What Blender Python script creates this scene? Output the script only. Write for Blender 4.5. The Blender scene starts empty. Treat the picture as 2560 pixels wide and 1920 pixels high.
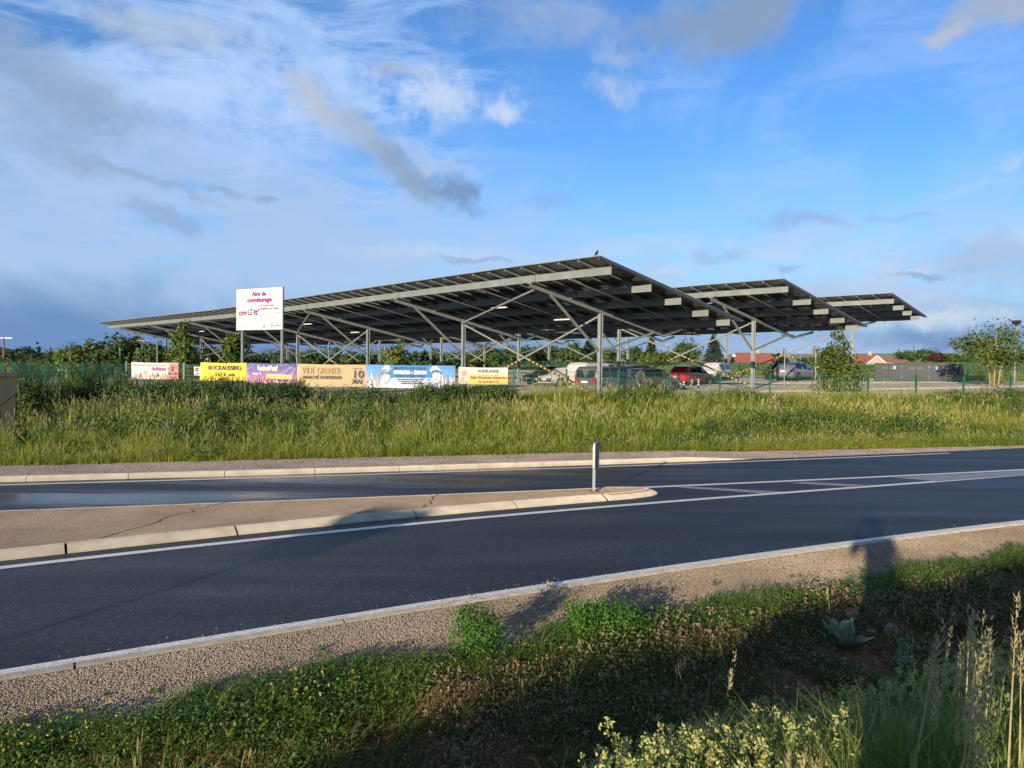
import bpy, math, random
import numpy as np
from mathutils import Vector, Matrix, Euler
R=math.radians
random.seed(7); rng=np.random.default_rng(7)
sc=bpy.context.scene
COL=sc.collection
# ------------------------------------------------------------------ camera
FPX=1850.0; EYE=2.4; HY=908.0
ROLL=R(0.77); PIT=math.atan((960-HY)/FPX)
def ray(px,py):
    u=(px-1280)/FPX; v=(960-py)/FPX
    c,s=math.cos(ROLL),math.sin(ROLL)
    u,v=u*c-v*s,u*s+v*c
    return np.array([u,math.cos(PIT)+v*math.sin(PIT),-math.sin(PIT)+v*math.cos(PIT)])
def on_z(px,py,z=0.0):                      # where a line of sight meets a level
    r=ray(px,py); return np.array([0,0,EYE])+r*((z-EYE)/r[2])
def on_y(px,py,Y):                          # where it meets a distance
    r=ray(px,py); return np.array([0,0,EYE])+r*(Y/r[1])
cam=bpy.data.cameras.new('camera'); camo=bpy.data.objects.new('camera',cam); COL.objects.link(camo)
cam.sensor_width=36.0; cam.lens=36.0*FPX/2560; cam.clip_end=6000; cam.clip_start=0.05
right=Vector((math.cos(ROLL),0,math.sin(ROLL)))
fw=Vector((0,math.cos(PIT),-math.sin(PIT)))
rx=Vector((1,0,0)); upv=rx.cross(fw)
c_,s_=math.cos(ROLL),math.sin(ROLL)
cr=rx*c_+upv*s_; cu=upv*c_-rx*s_
camo.matrix_world=Matrix(((cr.x,cu.x,-fw.x,0),(cr.y,cu.y,-fw.y,0),(cr.z,cu.z,-fw.z,EYE),(0,0,0,1)))
sc.camera=camo
# ------------------------------------------------------------------ light, sky, exposure
SUN_EL=R(10.5); SUN_AZ=R(25.6)
sd=Vector((math.sin(SUN_AZ)*math.cos(SUN_EL),math.cos(SUN_AZ)*math.cos(SUN_EL),-math.sin(SUN_EL)))
sun=bpy.data.lights.new('sun','SUN'); sun.energy=4.9; sun.angle=R(0.55); sun.color=(1.0,0.83,0.60)
suno=bpy.data.objects.new('sun',sun); COL.objects.link(suno); suno.rotation_euler=sd.to_track_quat('-Z','Y').to_euler(); suno.location=(-20,-40,30)
sc.view_settings.view_transform='Standard'; sc.view_settings.look='None'
EXPO=0.9; sc.view_settings.exposure=EXPO; sc.view_settings.gamma=1.0
try: sc.view_settings.use_curve_mapping=False
except Exception: pass
sc.cycles.max_bounces=6; sc.cycles.diffuse_bounces=2; sc.cycles.glossy_bounces=3; sc.cycles.transmission_bounces=3; sc.cycles.transparent_max_bounces=6
sc.cycles.sample_clamp_indirect=4.0
W=bpy.data.worlds.new('World'); sc.world=W; W.use_nodes=True
def world_sky():
    nt=W.node_tree; nt.nodes.clear(); N=nt.nodes; L=nt.links
    out=N.new('ShaderNodeOutputWorld'); bg=N.new('ShaderNodeBackground'); L.new(bg.outputs[0],out.inputs[0])
    STR=0.09; GAIN=STR*2**EXPO; bg.inputs[1].default_value=STR
    sky=N.new('ShaderNodeTexSky'); sky.sky_type='NISHITA'; sky.sun_disc=False
    sky.sun_elevation=SUN_EL; sky.sun_rotation=math.pi+SUN_AZ; sky.altitude=200; sky.air_density=1.0; sky.dust_density=0.6; sky.ozone_density=2.5
    tc=N.new('ShaderNodeTexCoord'); sep=N.new('ShaderNodeSeparateXYZ'); L.new(tc.outputs['Generated'],sep.inputs[0])
    def M(op,a,b=None,c=None,cl=False):
        n=N.new('ShaderNodeMath'); n.operation=op; n.use_clamp=cl
        for i,v in enumerate((a,b,c)):
            if v is None: continue
            if isinstance(v,(int,float)): n.inputs[i].default_value=v
            else: L.new(v,n.inputs[i])
        return n.outputs[0]
    def mixc(f,a,b):
        n=N.new('ShaderNodeMix'); n.data_type='RGBA'
        if isinstance(f,(int,float)): n.inputs[0].default_value=f
        else: L.new(f,n.inputs[0])
        for i,v in ((6,a),(7,b)):
            if isinstance(v,tuple): n.inputs[i].default_value=(1.12*v[0]/GAIN,1.14*v[1]/GAIN,1.16*v[2]/GAIN,1)
            else: L.new(v,n.inputs[i])
        return n.outputs[2]
    def rng_(v,a,b,c=0.0,d=1.0,sm=True):
        n=N.new('ShaderNodeMapRange'); n.clamp=True; n.interpolation_type='SMOOTHSTEP' if sm else 'LINEAR'
        L.new(v,n.inputs[0])
        for i,x in enumerate((a,b,c,d)): n.inputs[i+1].default_value=x
        return n.outputs[0]
    az=M('MULTIPLY',M('ARCTAN2',sep.outputs[0],sep.outputs[1]),57.2958)
    el=M('MULTIPLY',M('ARCSINE',M('MINIMUM',M('MAXIMUM',sep.outputs[2],-1.0),1.0)),57.2958)
    cv=N.new('ShaderNodeCombineXYZ'); L.new(az,cv.inputs[0]); L.new(el,cv.inputs[1])
    def noise(vec,scale,detail=6,rough=0.55,dist=0.0,stretch=None,rot=0):
        n=N.new('ShaderNodeTexNoise'); n.inputs['Scale'].default_value=scale; n.inputs['Detail'].default_value=detail
        n.inputs['Roughness'].default_value=rough; n.inputs['Distortion'].default_value=dist
        if stretch:
            m=N.new('ShaderNodeMapping'); m.inputs['Rotation'].default_value=(0,0,R(rot)); m.inputs['Scale'].default_value=(*stretch,1); L.new(vec,m.inputs[0]); vec=m.outputs[0]
        L.new(vec,n.inputs['Vector']); return n
    # the coordinate the clouds live in, roughened so that no edge is clean
    n1=noise(cv.outputs[0],0.16,8,0.62)
    sub=N.new('ShaderNodeVectorMath'); sub.operation='SUBTRACT'; L.new(n1.outputs['Color'],sub.inputs[0]); sub.inputs[1].default_value=(0.5,0.5,0.5)
    scl=N.new('ShaderNodeVectorMath'); scl.operation='MULTIPLY'; L.new(sub.outputs[0],scl.inputs[0]); scl.inputs[1].default_value=(9.0,5.0,0)
    add=N.new('ShaderNodeVectorMath'); L.new(cv.outputs[0],add.inputs[0]); L.new(scl.outputs[0],add.inputs[1]); wv=add.outputs[0]
    fine=noise(cv.outputs[0],0.55,9,0.66).outputs[0]
    soft=noise(cv.outputs[0],0.11,5,0.55,0.6).outputs[0]
    streak=noise(cv.outputs[0],0.30,9,0.62,1.2,(0.35,1.5),24).outputs[0]
    hs=N.new('ShaderNodeHueSaturation'); hs.inputs['Saturation'].default_value=SKY_SAT; hs.inputs['Value'].default_value=SKY_VAL; hs.inputs['Hue'].default_value=0.5; L.new(sky.outputs[0],hs.inputs['Color'])
    tint=N.new('ShaderNodeMix'); tint.data_type='RGBA'; tint.blend_type='MULTIPLY'; tint.inputs[0].default_value=1.0; L.new(hs.outputs[0],tint.inputs[6]); tint.inputs[7].default_value=(*SKY_TINT,1)
    col=tint.outputs[2]
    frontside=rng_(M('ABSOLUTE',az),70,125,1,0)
    up=rng_(el,0,1.5)
    # thin veil, thicker towards the west side of the view
    veil=M('MULTIPLY',rng_(streak,0.36,0.66),rng_(az,10,-14))
    veil2=M('MULTIPLY',rng_(soft,0.42,0.62),rng_(streak,0.3,0.62,0.25,0.9))
    f=M('MULTIPLY',M('MAXIMUM',M('MULTIPLY',veil,0.70),M('MULTIPLY',veil2,0.36)),rng_(el,3,9))
    col=mixc(f,col,(0.40,0.57,0.86))
    # pale stratus in the lower third
    low=M('MULTIPLY',rng_(M('ADD',el,rng_(az,8,-20,5.0,0.0)),21.0,9.5),rng_(M('ADD',soft,M('MULTIPLY',streak,0.5)),0.50,0.86,0.45,1.0))
    col=mixc(M('MULTIPLY',low,0.86),col,(0.375,0.505,0.72))
    lowr=M('MULTIPLY',M('MULTIPLY',rng_(el,12.0,6.5),rng_(el,2.5,5.5)),M('MULTIPLY',rng_(az,-8,10),rng_(streak,0.40,0.62)))
    col=mixc(M('MULTIPLY',lowr,0.66),col,(0.52,0.60,0.76))
    # rain-blue bank along the horizon
    bank=M('MULTIPLY',rng_(M('ADD',el,M('MULTIPLY',M('SUBTRACT',soft,0.5),9.0)),7.0,1.2),rng_(az,20,-16,0.55,0.95))
    col=mixc(M('MULTIPLY',bank,0.9),col,(0.105,0.215,0.45))
    gap=M('MULTIPLY',M('MULTIPLY',rng_(el,2.3,1.5),rng_(el,0.2,0.9)),rng_(az,12,24))
    col=mixc(M('MULTIPLY',gap,0.6),col,(0.42,0.55,0.76))
    def blob(px,py,rx_,ry_,rot,colr,a,edge=(0.25,1.0),det=0.9):
        nonlocal col
        r=ray(px,py); a0=math.degrees(math.atan2(r[0],r[1])); e0=math.degrees(math.asin(r[2]/np.linalg.norm(r)))
        m=N.new('ShaderNodeMapping'); m.vector_type='TEXTURE'; L.new(wv,m.inputs[0])
        m.inputs['Location'].default_value=(a0,e0,0); m.inputs['Rotation'].default_value=(0,0,R(rot)); m.inputs['Scale'].default_value=(rx_/32.0,ry_/32.0,1)
        ln=N.new('ShaderNodeVectorMath'); ln.operation='LENGTH'; L.new(m.outputs[0],ln.inputs[0])
        d=rng_(M('ADD',ln.outputs['Value'],M('MULTIPLY',M('SUBTRACT',fine,0.5),det)),edge[1],edge[0])
        col=mixc(M('MULTIPLY',d,a),col,colr)
    G=(0.20,0.27,0.38); GL=(0.36,0.42,0.53); WH=(0.60,0.68,0.80); BE=(0.47,0.50,0.57)
    blob(420,215,560,90,6,(0.47,0.63,0.90),0.75,(0.1,1.25),1.6)
    blob(760,120,330,70,-22,(0.45,0.62,0.90),0.55,(0.1,1.2),1.8)
    blob(420,60,260,60,-5,(0.42,0.50,0.62),0.6)
    blob(150,215,360,95,-22,(0.235,0.32,0.46),0.72,(0.15,1.15))
    blob(60,290,200,50,-25,(0.28,0.37,0.52),0.5)
    blob(560,360,420,70,8,(0.42,0.58,0.86),0.5,(0.1,1.2),1.6)
    blob(770,230,90,42,-42,BE,0.75,(0.15,1.2))
    blob(900,320,160,56,-40,(0.35,0.43,0.56),0.85,(0.1,1.2),1.25)
    blob(1040,430,155,56,-36,(0.25,0.34,0.48),0.88,(0.1,1.2),1.25)
    blob(1135,485,80,34,-30,(0.16,0.26,0.42),0.8,(0.1,1.2),1.4)
    blob(1090,395,120,30,-30,(0.46,0.55,0.70),0.5)
    blob(1100,225,85,75,-20,WH,0.75,(0.1,1.15),1.3)
    blob(1245,255,80,40,-6,(0.62,0.69,0.80),0.75,(0.05,1.15),1.7)
    blob(1000,170,90,22,-8,GL,0.55)
    blob(1400,60,300,70,-4,GL,0.42,(0.1,1.2),1.5)
    blob(1830,35,270,85,8,(0.235,0.31,0.43),0.85,(0.15,1.2))
    blob(1560,215,110,36,-6,(0.45,0.55,0.72),0.6,(0.1,1.1),1.5)
    blob(1540,130,110,36,-6,(0.42,0.53,0.72),0.45,(0.1,1.1),1.5)
    blob(2480,30,140,48,14,GL,0.85)
    blob(2350,100,60,24,8,BE,0.6)
    blob(390,545,110,34,-14,(0.25,0.33,0.47),0.5)
    blob(180,390,260,28,-14,(0.27,0.37,0.54),0.45,(0.1,1.2),1.4)
    blob(330,430,260,18,-15,(0.25,0.345,0.50),0.5)
    blob(680,500,50,16,-10,G,0.45); blob(560,470,60,16,-8,G,0.35)
    blob(1360,500,80,24,8,G,0.25,(0.1,1.2),1.3)
    blob(2000,555,150,22,-3,(0.26,0.35,0.50),0.45,(0.15,1.15),1.2); blob(2240,528,70,14,4,(0.26,0.35,0.50),0.35)
    blob(1790,648,60,26,-8,(0.22,0.32,0.48),0.36,(0.1,1.2),1.4); blob(1980,680,60,14,4,(0.2,0.3,0.46),0.4)
    blob(2290,702,80,14,0,(0.19,0.28,0.44),0.5)
    blob(1080,640,280,26,2,(0.50,0.60,0.76),0.55,(0.1,1.2),1.4); blob(1180,655,140,12,0,(0.22,0.31,0.46),0.5)
    blob(2330,800,230,26,2,(0.60,0.65,0.74),0.75,(0.1,1.15),1.2)
    blob(2500,650,200,60,-8,(0.25,0.35,0.50),0.36,(0.1,1.2),1.3)
    blob(2420,860,260,36,2,(0.10,0.20,0.40),0.75,(0.1,1.2),0.9)
    blob(2540,380,60,20,12,(0.5,0.63,0.85),0.4); blob(2420,455,110,14,10,(0.45,0.6,0.85),0.35)
    # broken cloud over the unseen dome, brightened to add fill to the shaded ditch
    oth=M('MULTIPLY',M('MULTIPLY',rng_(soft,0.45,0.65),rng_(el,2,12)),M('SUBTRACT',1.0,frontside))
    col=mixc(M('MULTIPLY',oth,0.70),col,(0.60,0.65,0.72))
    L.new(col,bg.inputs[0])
    W.cycles.sampling_method='MANUAL'; W.cycles.sample_map_resolution=512
SKY_SAT=1.12; SKY_VAL=1.0; SKY_TINT=(0.75,0.98,1.32)
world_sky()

# ------------------------------------------------------------------ helpers
def tag(o,label=None,cat=None,group=None,kind=None):
    if label: o['label']=label
    if cat: o['category']=cat
    if group: o['group']=group
    if kind: o['kind']=kind
    return o
def empty(name,loc,rz=0.0,rx_=0.0):
    o=bpy.data.objects.new(name,None); COL.objects.link(o); o.location=loc; o.rotation_euler=(rx_,0,rz); o.empty_display_size=0.2
    return o
def link(name,me,parent=None,loc=None,rot=None):
    o=bpy.data.objects.new(name,me); COL.objects.link(o)
    if parent is not None: o.parent=parent
    if loc is not None: o.location=loc
    if rot is not None: o.rotation_euler=rot
    return o
class MB:
    def __init__(s): s.v=[]; s.f=[]; s.m=[]; s.cur=0
    def mat(s,i): s.cur=i; return s
    def add(s,vs,fs):
        b=len(s.v); s.v+= [tuple(map(float,p)) for p in vs]; s.f+=[tuple(b+i for i in f) for f in fs]; s.m+=[s.cur]*len(fs); return s
    def box(s,c,d,M=None):
        x,y,z=d[0]/2,d[1]/2,d[2]/2
        vs=[Vector((sx*x,sy*y,sz*z)) for sz in(-1,1) for sy in(-1,1) for sx in(-1,1)]
        if M is not None: vs=[M@v for v in vs]
        c=Vector(c); vs=[v+c for v in vs]
        return s.add(vs,[(0,2,3,1),(4,5,7,6),(0,1,5,4),(2,6,7,3),(0,4,6,2),(1,3,7,5)])
    def bar(s,p,q,w,h,up=(0,0,1)):
        p=Vector(p); q=Vector(q); d=(q-p).normalized(); u=Vector(up)
        sd_=d.cross(u)
        if sd_.length<1e-4: sd_=d.cross(Vector((1,0,0)))
        sd_.normalize(); u=sd_.cross(d).normalized()
        vs=[e+sd_*(a*w/2)+u*(b*h/2) for e in(p,q) for a,b in((-1,-1),(1,-1),(1,1),(-1,1))]
        return s.add(vs,[(3,2,1,0),(4,5,6,7),(0,1,5,4),(1,2,6,5),(2,3,7,6),(3,0,4,7)])
    def tube(s,pts,rs,n=8,cap=True):
        pts=[Vector(p) for p in pts]
        if isinstance(rs,(int,float)): rs=[rs]*len(pts)
        b=len(s.v); 
        for i,p in enumerate(pts):
            d=(pts[min(i+1,len(pts)-1)]-pts[max(i-1,0)]).normalized()
            a=d.cross(Vector((0.12,0.31,0.94)));
            if a.length<1e-3: a=d.cross(Vector((1,0,0)))
            a.normalize(); c=d.cross(a)
            for k in range(n):
                t=2*math.pi*k/n; s.v.append(tuple(p+a*(rs[i]*math.cos(t))+c*(rs[i]*math.sin(t))))
        for i in range(len(pts)-1):
            for k in range(n):
                s.f.append((b+i*n+k,b+i*n+(k+1)%n,b+(i+1)*n+(k+1)%n,b+(i+1)*n+k)); s.m.append(s.cur)
        if cap:
            s.f.append(tuple(b+k for k in range(n))[::-1]); s.m.append(s.cur)
            s.f.append(tuple(b+(len(pts)-1)*n+k for k in range(n))); s.m.append(s.cur)
        return s
    def prism(s,poly,z0,z1):       # polygon in xy
        n=len(poly); vs=[(x,y,z0) for x,y in poly]+[(x,y,z1) for x,y in poly]
        return s.add(vs,[tuple(range(n))[::-1],tuple(range(n,2*n))]+[(i,(i+1)%n,n+(i+1)%n,n+i) for i in range(n)])
    def disc(s,c,r,n=20,ax='z',ry=None):
        ry=ry or r; vs=[]
        for k in range(n):
            t=2*math.pi*k/n; a,b=r*math.cos(t),ry*math.sin(t)
            vs.append((c[0]+a,c[1]+b,c[2]) if ax=='z' else (c[0]+a,c[1],c[2]+b))
        return s.add(vs,[tuple(range(n))])
    def mesh(s,name,mats,smooth=False):
        me=bpy.data.meshes.new(name); me.from_pydata(s.v,[],s.f)
        for m in (mats if isinstance(mats,(list,tuple)) else [mats]): me.materials.append(m)
        if any(s.m): me.polygons.foreach_set('material_index',s.m)
        if smooth: me.polygons.foreach_set('use_smooth',[True]*len(s.f))
        me.update(); return me
    def build(s,name,mats,parent=None,loc=None,rot=None,smooth=False):
        return link(name,s.mesh(name,mats,smooth),parent,loc,rot)
def np_mesh(name,V,F,mats,midx=None,smooth=False):
    V=np.asarray(V,np.float32); F=np.asarray(F,np.int32); k=F.shape[1]
    me=bpy.data.meshes.new(name); me.vertices.add(len(V)); me.vertices.foreach_set('co',V.ravel())
    me.loops.add(F.size); me.loops.foreach_set('vertex_index',F.ravel())
    me.polygons.add(len(F)); me.polygons.foreach_set('loop_start',np.arange(0,F.size,k,dtype=np.int32))
    try: me.polygons.foreach_set('loop_total',np.full(len(F),k,np.int32))
    except Exception: pass
    for m in (mats if isinstance(mats,(list,tuple)) else [mats]): me.materials.append(m)
    if midx is not None: me.polygons.foreach_set('material_index',np.asarray(midx,np.int32))
    if smooth: me.polygons.foreach_set('use_smooth',np.ones(len(F),bool))
    me.update(calc_edges=True); me.validate(); return me
# ---------------------------------------------------------------- materials
def newmat(name):
    m=bpy.data.materials.new(name); m.use_nodes=True; nt=m.node_tree; b=nt.nodes['Principled BSDF']; return m,nt,b
def plain(name,col,rough=0.6,metal=0.0,var=0.12,scale=6.0,bump=0.0,bscale=60,spec=0.5,dirt=None):
    m,nt,b=newmat(name); N=nt.nodes; L=nt.links
    if rough>0.75: b.inputs['Diffuse Roughness'].default_value=1.0
    b.inputs['Roughness'].default_value=rough; b.inputs['Metallic'].default_value=metal; b.inputs['Specular IOR Level'].default_value=spec
    tc=N.new('ShaderNodeTexCoord'); nz=N.new('ShaderNodeTexNoise'); nz.inputs['Scale'].default_value=scale; nz.inputs['Detail'].default_value=6
    L.new(tc.outputs['Object'],nz.inputs['Vector'])
    mx=N.new('ShaderNodeMix'); mx.data_type='RGBA'; L.new(nz.outputs[0],mx.inputs[0])
    d=dirt or tuple(c*(1-var*1.6) for c in col)
    mx.inputs[6].default_value=(*d,1); mx.inputs[7].default_value=(*[min(1,c*(1+var)) for c in col],1); L.new(mx.outputs[2],b.inputs['Base Color'])
    rr=N.new('ShaderNodeMapRange'); rr.inputs[3].default_value=max(0.03,rough-0.1); rr.inputs[4].default_value=min(1,rough+0.1); L.new(nz.outputs[0],rr.inputs[0]); L.new(rr.outputs[0],b.inputs['Roughness'])
    if bump:
        n2=N.new('ShaderNodeTexNoise'); n2.inputs['Scale'].default_value=bscale; n2.inputs['Detail'].default_value=4; L.new(tc.outputs['Object'],n2.inputs['Vector'])
        bp=N.new('ShaderNodeBump'); bp.inputs['Strength'].default_value=bump; bp.inputs['Distance'].default_value=0.01; L.new(n2.outputs[0],bp.inputs['Height']); L.new(bp.outputs[0],b.inputs['Normal'])
    return m
def leafmat(name,cols,patch=0.25,transl=0.35,rough=0.55,gloss=0.25,rand=True):
    """cols: ramp of colours picked per instance / per place"""
    m,nt,b=newmat(name); N=nt.nodes; L=nt.links
    ramp=N.new('ShaderNodeValToRGB'); cr=ramp.color_ramp
    while len(cr.elements)<len(cols): cr.elements.new(0.5)
    for i,c in enumerate(cols): cr.elements[i].position=i/(len(cols)-1); cr.elements[i].color=(*c,1)
    oi=N.new('ShaderNodeObjectInfo'); geo=N.new('ShaderNodeNewGeometry'); nz=N.new('ShaderNodeTexNoise'); nz.inputs['Scale'].default_value=patch; nz.inputs['Detail'].default_value=3
    L.new(geo.outputs['Position'],nz.inputs['Vector'])
    a=N.new('ShaderNodeMapRange'); a.inputs[1].default_value=0.32; a.inputs[2].default_value=0.68; L.new(nz.outputs[0],a.inputs[0])
    mm=N.new('ShaderNodeMath'); mm.operation='MULTIPLY_ADD'; L.new(geo.outputs['Random Per Island'],mm.inputs[0]); mm.inputs[1].default_value=0.5; 
    m2=N.new('ShaderNodeMath'); m2.operation='MULTIPLY_ADD'; L.new(a.outputs[0],m2.inputs[0]); m2.inputs[1].default_value=0.45; m2.inputs[2].default_value=-0.05
    m3=N.new('ShaderNodeMath'); m3.operation='MULTIPLY_ADD'; L.new(oi.outputs['Random'],m3.inputs[0]); m3.inputs[1].default_value=0.18; L.new(m2.outputs[0],m3.inputs[2])
    L.new(m3.outputs[0],mm.inputs[2]); L.new(mm.outputs[0],ramp.inputs[0])
    L.new(ramp.outputs[0],b.inputs['Base Color']); b.inputs['Roughness'].default_value=rough; b.inputs['Specular IOR Level'].default_value=gloss
    tr=N.new('ShaderNodeBsdfTranslucent'); L.new(ramp.outputs[0],tr.inputs[0]); ms=N.new('ShaderNodeMixShader'); ms.inputs[0].default_value=transl
    out=N['Material Output']; L.new(b.outputs[0],ms.inputs[1]); L.new(tr.outputs[0],ms.inputs[2]); L.new(ms.outputs[0],out.inputs[0])
    return m
def stony(name,c1,c2,c3,scale,rough=0.85,bump=0.6,big=0.35,dist=0.006,warp=0.0):
    """chippings: cells of three colours with relief, large soft stains"""
    m,nt,b=newmat(name); N=nt.nodes; L=nt.links
    tc=N.new('ShaderNodeTexCoord'); vo=N.new('ShaderNodeTexVoronoi'); vo.inputs['Scale'].default_value=scale; vsrc=tc.outputs['Object']
    if warp:
        wn=N.new('ShaderNodeTexNoise'); wn.inputs['Scale'].default_value=7; wn.inputs['Detail'].default_value=8; wn.inputs['Roughness'].default_value=0.75; L.new(vsrc,wn.inputs['Vector']); wa=N.new('ShaderNodeVectorMath'); wa.operation='MULTIPLY_ADD'; L.new(wn.outputs['Color'],wa.inputs[0]); wa.inputs[1].default_value=(warp,warp,warp); L.new(vsrc,wa.inputs[2]); vsrc=wa.outputs[0]
    L.new(vsrc,vo.inputs['Vector'])
    ramp=N.new('ShaderNodeValToRGB'); cr=ramp.color_ramp; cr.elements.new(0.5)
    for e,(p,c) in zip(cr.elements,((0.15,c1),(0.55,c2),(0.9,c3))): e.position=p; e.color=(*c,1)
    sp=N.new('ShaderNodeSeparateColor'); L.new(vo.outputs['Color'],sp.inputs[0]); L.new(sp.outputs[0],ramp.inputs[0])
    nz=N.new('ShaderNodeTexNoise'); nz.inputs['Scale'].default_value=0.9; nz.inputs['Detail'].default_value=7; nz.inputs['Roughness'].default_value=0.62; L.new(tc.outputs['Object'],nz.inputs['Vector'])
    mr=N.new('ShaderNodeMapRange'); mr.inputs[1].default_value=0.3; mr.inputs[2].default_value=0.7; mr.inputs[3].default_value=1-big; mr.inputs[4].default_value=1+big*0.5; L.new(nz.outputs[0],mr.inputs[0])
    hv=N.new('ShaderNodeVectorMath'); hv.operation='SCALE'; L.new(ramp.outputs[0],hv.inputs[0]); L.new(mr.outputs[0],hv.inputs['Scale'])
    L.new(hv.outputs[0],b.inputs['Base Color']); b.inputs['Roughness'].default_value=rough; b.inputs['Specular IOR Level'].default_value=0.3; b.inputs['Diffuse Roughness'].default_value=1.0
    bp=N.new('ShaderNodeBump'); bp.inputs['Strength'].default_value=bump; bp.inputs['Distance'].default_value=dist; bp.invert=True
    L.new(vo.outputs['Distance'],bp.inputs['Height']); L.new(bp.outputs[0],b.inputs['Normal'])
    return m
def asphalt():
    m,nt,b=newmat('asphalt'); N=nt.nodes; L=nt.links
    tc=N.new('ShaderNodeTexCoord'); at=N.new('ShaderNodeAttribute'); at.attribute_name='lane'
    vo=N.new('ShaderNodeTexVoronoi'); vo.inputs['Scale'].default_value=75; L.new(tc.outputs['Object'],vo.inputs['Vector'])
    sp=N.new('ShaderNodeSeparateColor'); L.new(vo.outputs['Color'],sp.inputs[0])
    ramp=N.new('ShaderNodeValToRGB'); cr=ramp.color_ramp; cr.elements.new(0.5); cr.elements.new(0.985)
    for e,(p,c) in zip(cr.elements,((0.0,(0.009,0.009,0.010)),(0.6,(0.023,0.0222,0.0215)),(0.975,(0.042,0.040,0.037)),(1.0,(0.12,0.115,0.11)))): e.position=p; e.color=(*c,1)
    L.new(sp.outputs[0],ramp.inputs[0])
    mp=N.new('ShaderNodeMapping'); mp.inputs['Rotation'].default_value=(0,0,R(-24)); mp.inputs['Scale'].default_value=(0.10,0.9,1); L.new(tc.outputs['Object'],mp.inputs[0])
    nz=N.new('ShaderNodeTexNoise'); nz.inputs['Scale'].default_value=1.0; nz.inputs['Detail'].default_value=6; nz.inputs['Roughness'].default_value=0.6; L.new(mp.outputs[0],nz.inputs['Vector'])
    # damp far lane
    wl=N.new('ShaderNodeMapRange'); wl.interpolation_type='SMOOTHSTEP'; wl.inputs[1].default_value=0.56; wl.inputs[2].default_value=0.78; L.new(at.outputs['Fac'],wl.inputs[0])
    wn=N.new('ShaderNodeMapRange'); wn.interpolation_type='SMOOTHSTEP'; wn.inputs[1].default_value=0.34; wn.inputs[2].default_value=0.60; L.new(nz.outputs[0],wn.inputs[0])
    wet=N.new('ShaderNodeMath'); wet.operation='MULTIPLY'; gx=N.new('ShaderNodeSeparateXYZ'); L.new(tc.outputs['Object'],gx.inputs[0]); wx=N.new('ShaderNodeMapRange'); wx.interpolation_type='SMOOTHSTEP'; wx.inputs[1].default_value=9.0; wx.inputs[2].default_value=-2.0; wx.inputs[3].default_value=0.12; wx.inputs[4].default_value=1.0; L.new(gx.outputs[0],wx.inputs[0]); wm=N.new('ShaderNodeMath'); wm.operation='MULTIPLY'; L.new(wl.outputs[0],wm.inputs[0]); L.new(wx.outputs[0],wm.inputs[1]); L.new(wm.outputs[0],wet.inputs[0]); L.new(wn.outputs[0],wet.inputs[1])
    rg=N.new('ShaderNodeMapRange'); rg.inputs[3].default_value=0.0; rg.inputs[4].default_value=-0.40; L.new(wet.outputs[0],rg.inputs[0])
    dr=N.new('ShaderNodeMapRange'); dr.inputs[1].default_value=0.3; dr.inputs[2].default_value=0.7; dr.inputs[3].default_value=0.66; dr.inputs[4].default_value=0.48; L.new(nz.outputs[0],dr.inputs[0]); ra=N.new('ShaderNodeMath'); ra.operation='ADD'; L.new(dr.outputs[0],ra.inputs[0]); L.new(rg.outputs[0],ra.inputs[1]); rc=N.new('ShaderNodeMath'); rc.operation='MAXIMUM'; L.new(ra.outputs[0],rc.inputs[0]); rc.inputs[1].default_value=0.16; L.new(rc.outputs[0],b.inputs['Roughness'])
    va=N.new('ShaderNodeMapRange'); va.inputs[1].default_value=0.3; va.inputs[2].default_value=0.7; va.inputs[3].default_value=0.72; va.inputs[4].default_value=1.3; L.new(nz.outputs[0],va.inputs[0])
    hv=N.new('ShaderNodeVectorMath'); hv.operation='SCALE'; L.new(ramp.outputs[0],hv.inputs[0]); L.new(va.outputs[0],hv.inputs['Scale']); wt=N.new('ShaderNodeValToRGB'); wt.color_ramp.interpolation='EASE'; el_=wt.color_ramp.elements
    for p,c in ((0.10,1.0),(0.155,1.32),(0.21,1.0),(0.285,1.0),(0.335,1.28),(0.39,1.0),(0.70,1.0),(0.75,1.25),(0.80,1.0)):
        e=el_.new(p); e.color=(c,c,c,1)
    el_[0].color=(0.92,0.92,0.92,1); el_[len(el_)-1].color=(0.92,0.92,0.92,1); L.new(at.outputs['Fac'],wt.inputs[0])
    hw=N.new('ShaderNodeVectorMath'); hw.operation='MULTIPLY'; L.new(hv.outputs[0],hw.inputs[0]); L.new(wt.outputs[0],hw.inputs[1]); L.new(hw.outputs[0],b.inputs['Base Color'])
    bs=N.new('ShaderNodeMapRange'); bs.inputs[3].default_value=0.5; bs.inputs[4].default_value=0.12; L.new(wet.outputs[0],bs.inputs[0])
    bp=N.new('ShaderNodeBump'); bp.inputs['Distance'].default_value=0.004; bp.invert=True; L.new(bs.outputs[0],bp.inputs['Strength']); L.new(vo.outputs['Distance'],bp.inputs['Height']); L.new(bp.outputs[0],b.inputs['Normal'])
    b.inputs['Specular IOR Level'].default_value=0.37
    return m
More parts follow.
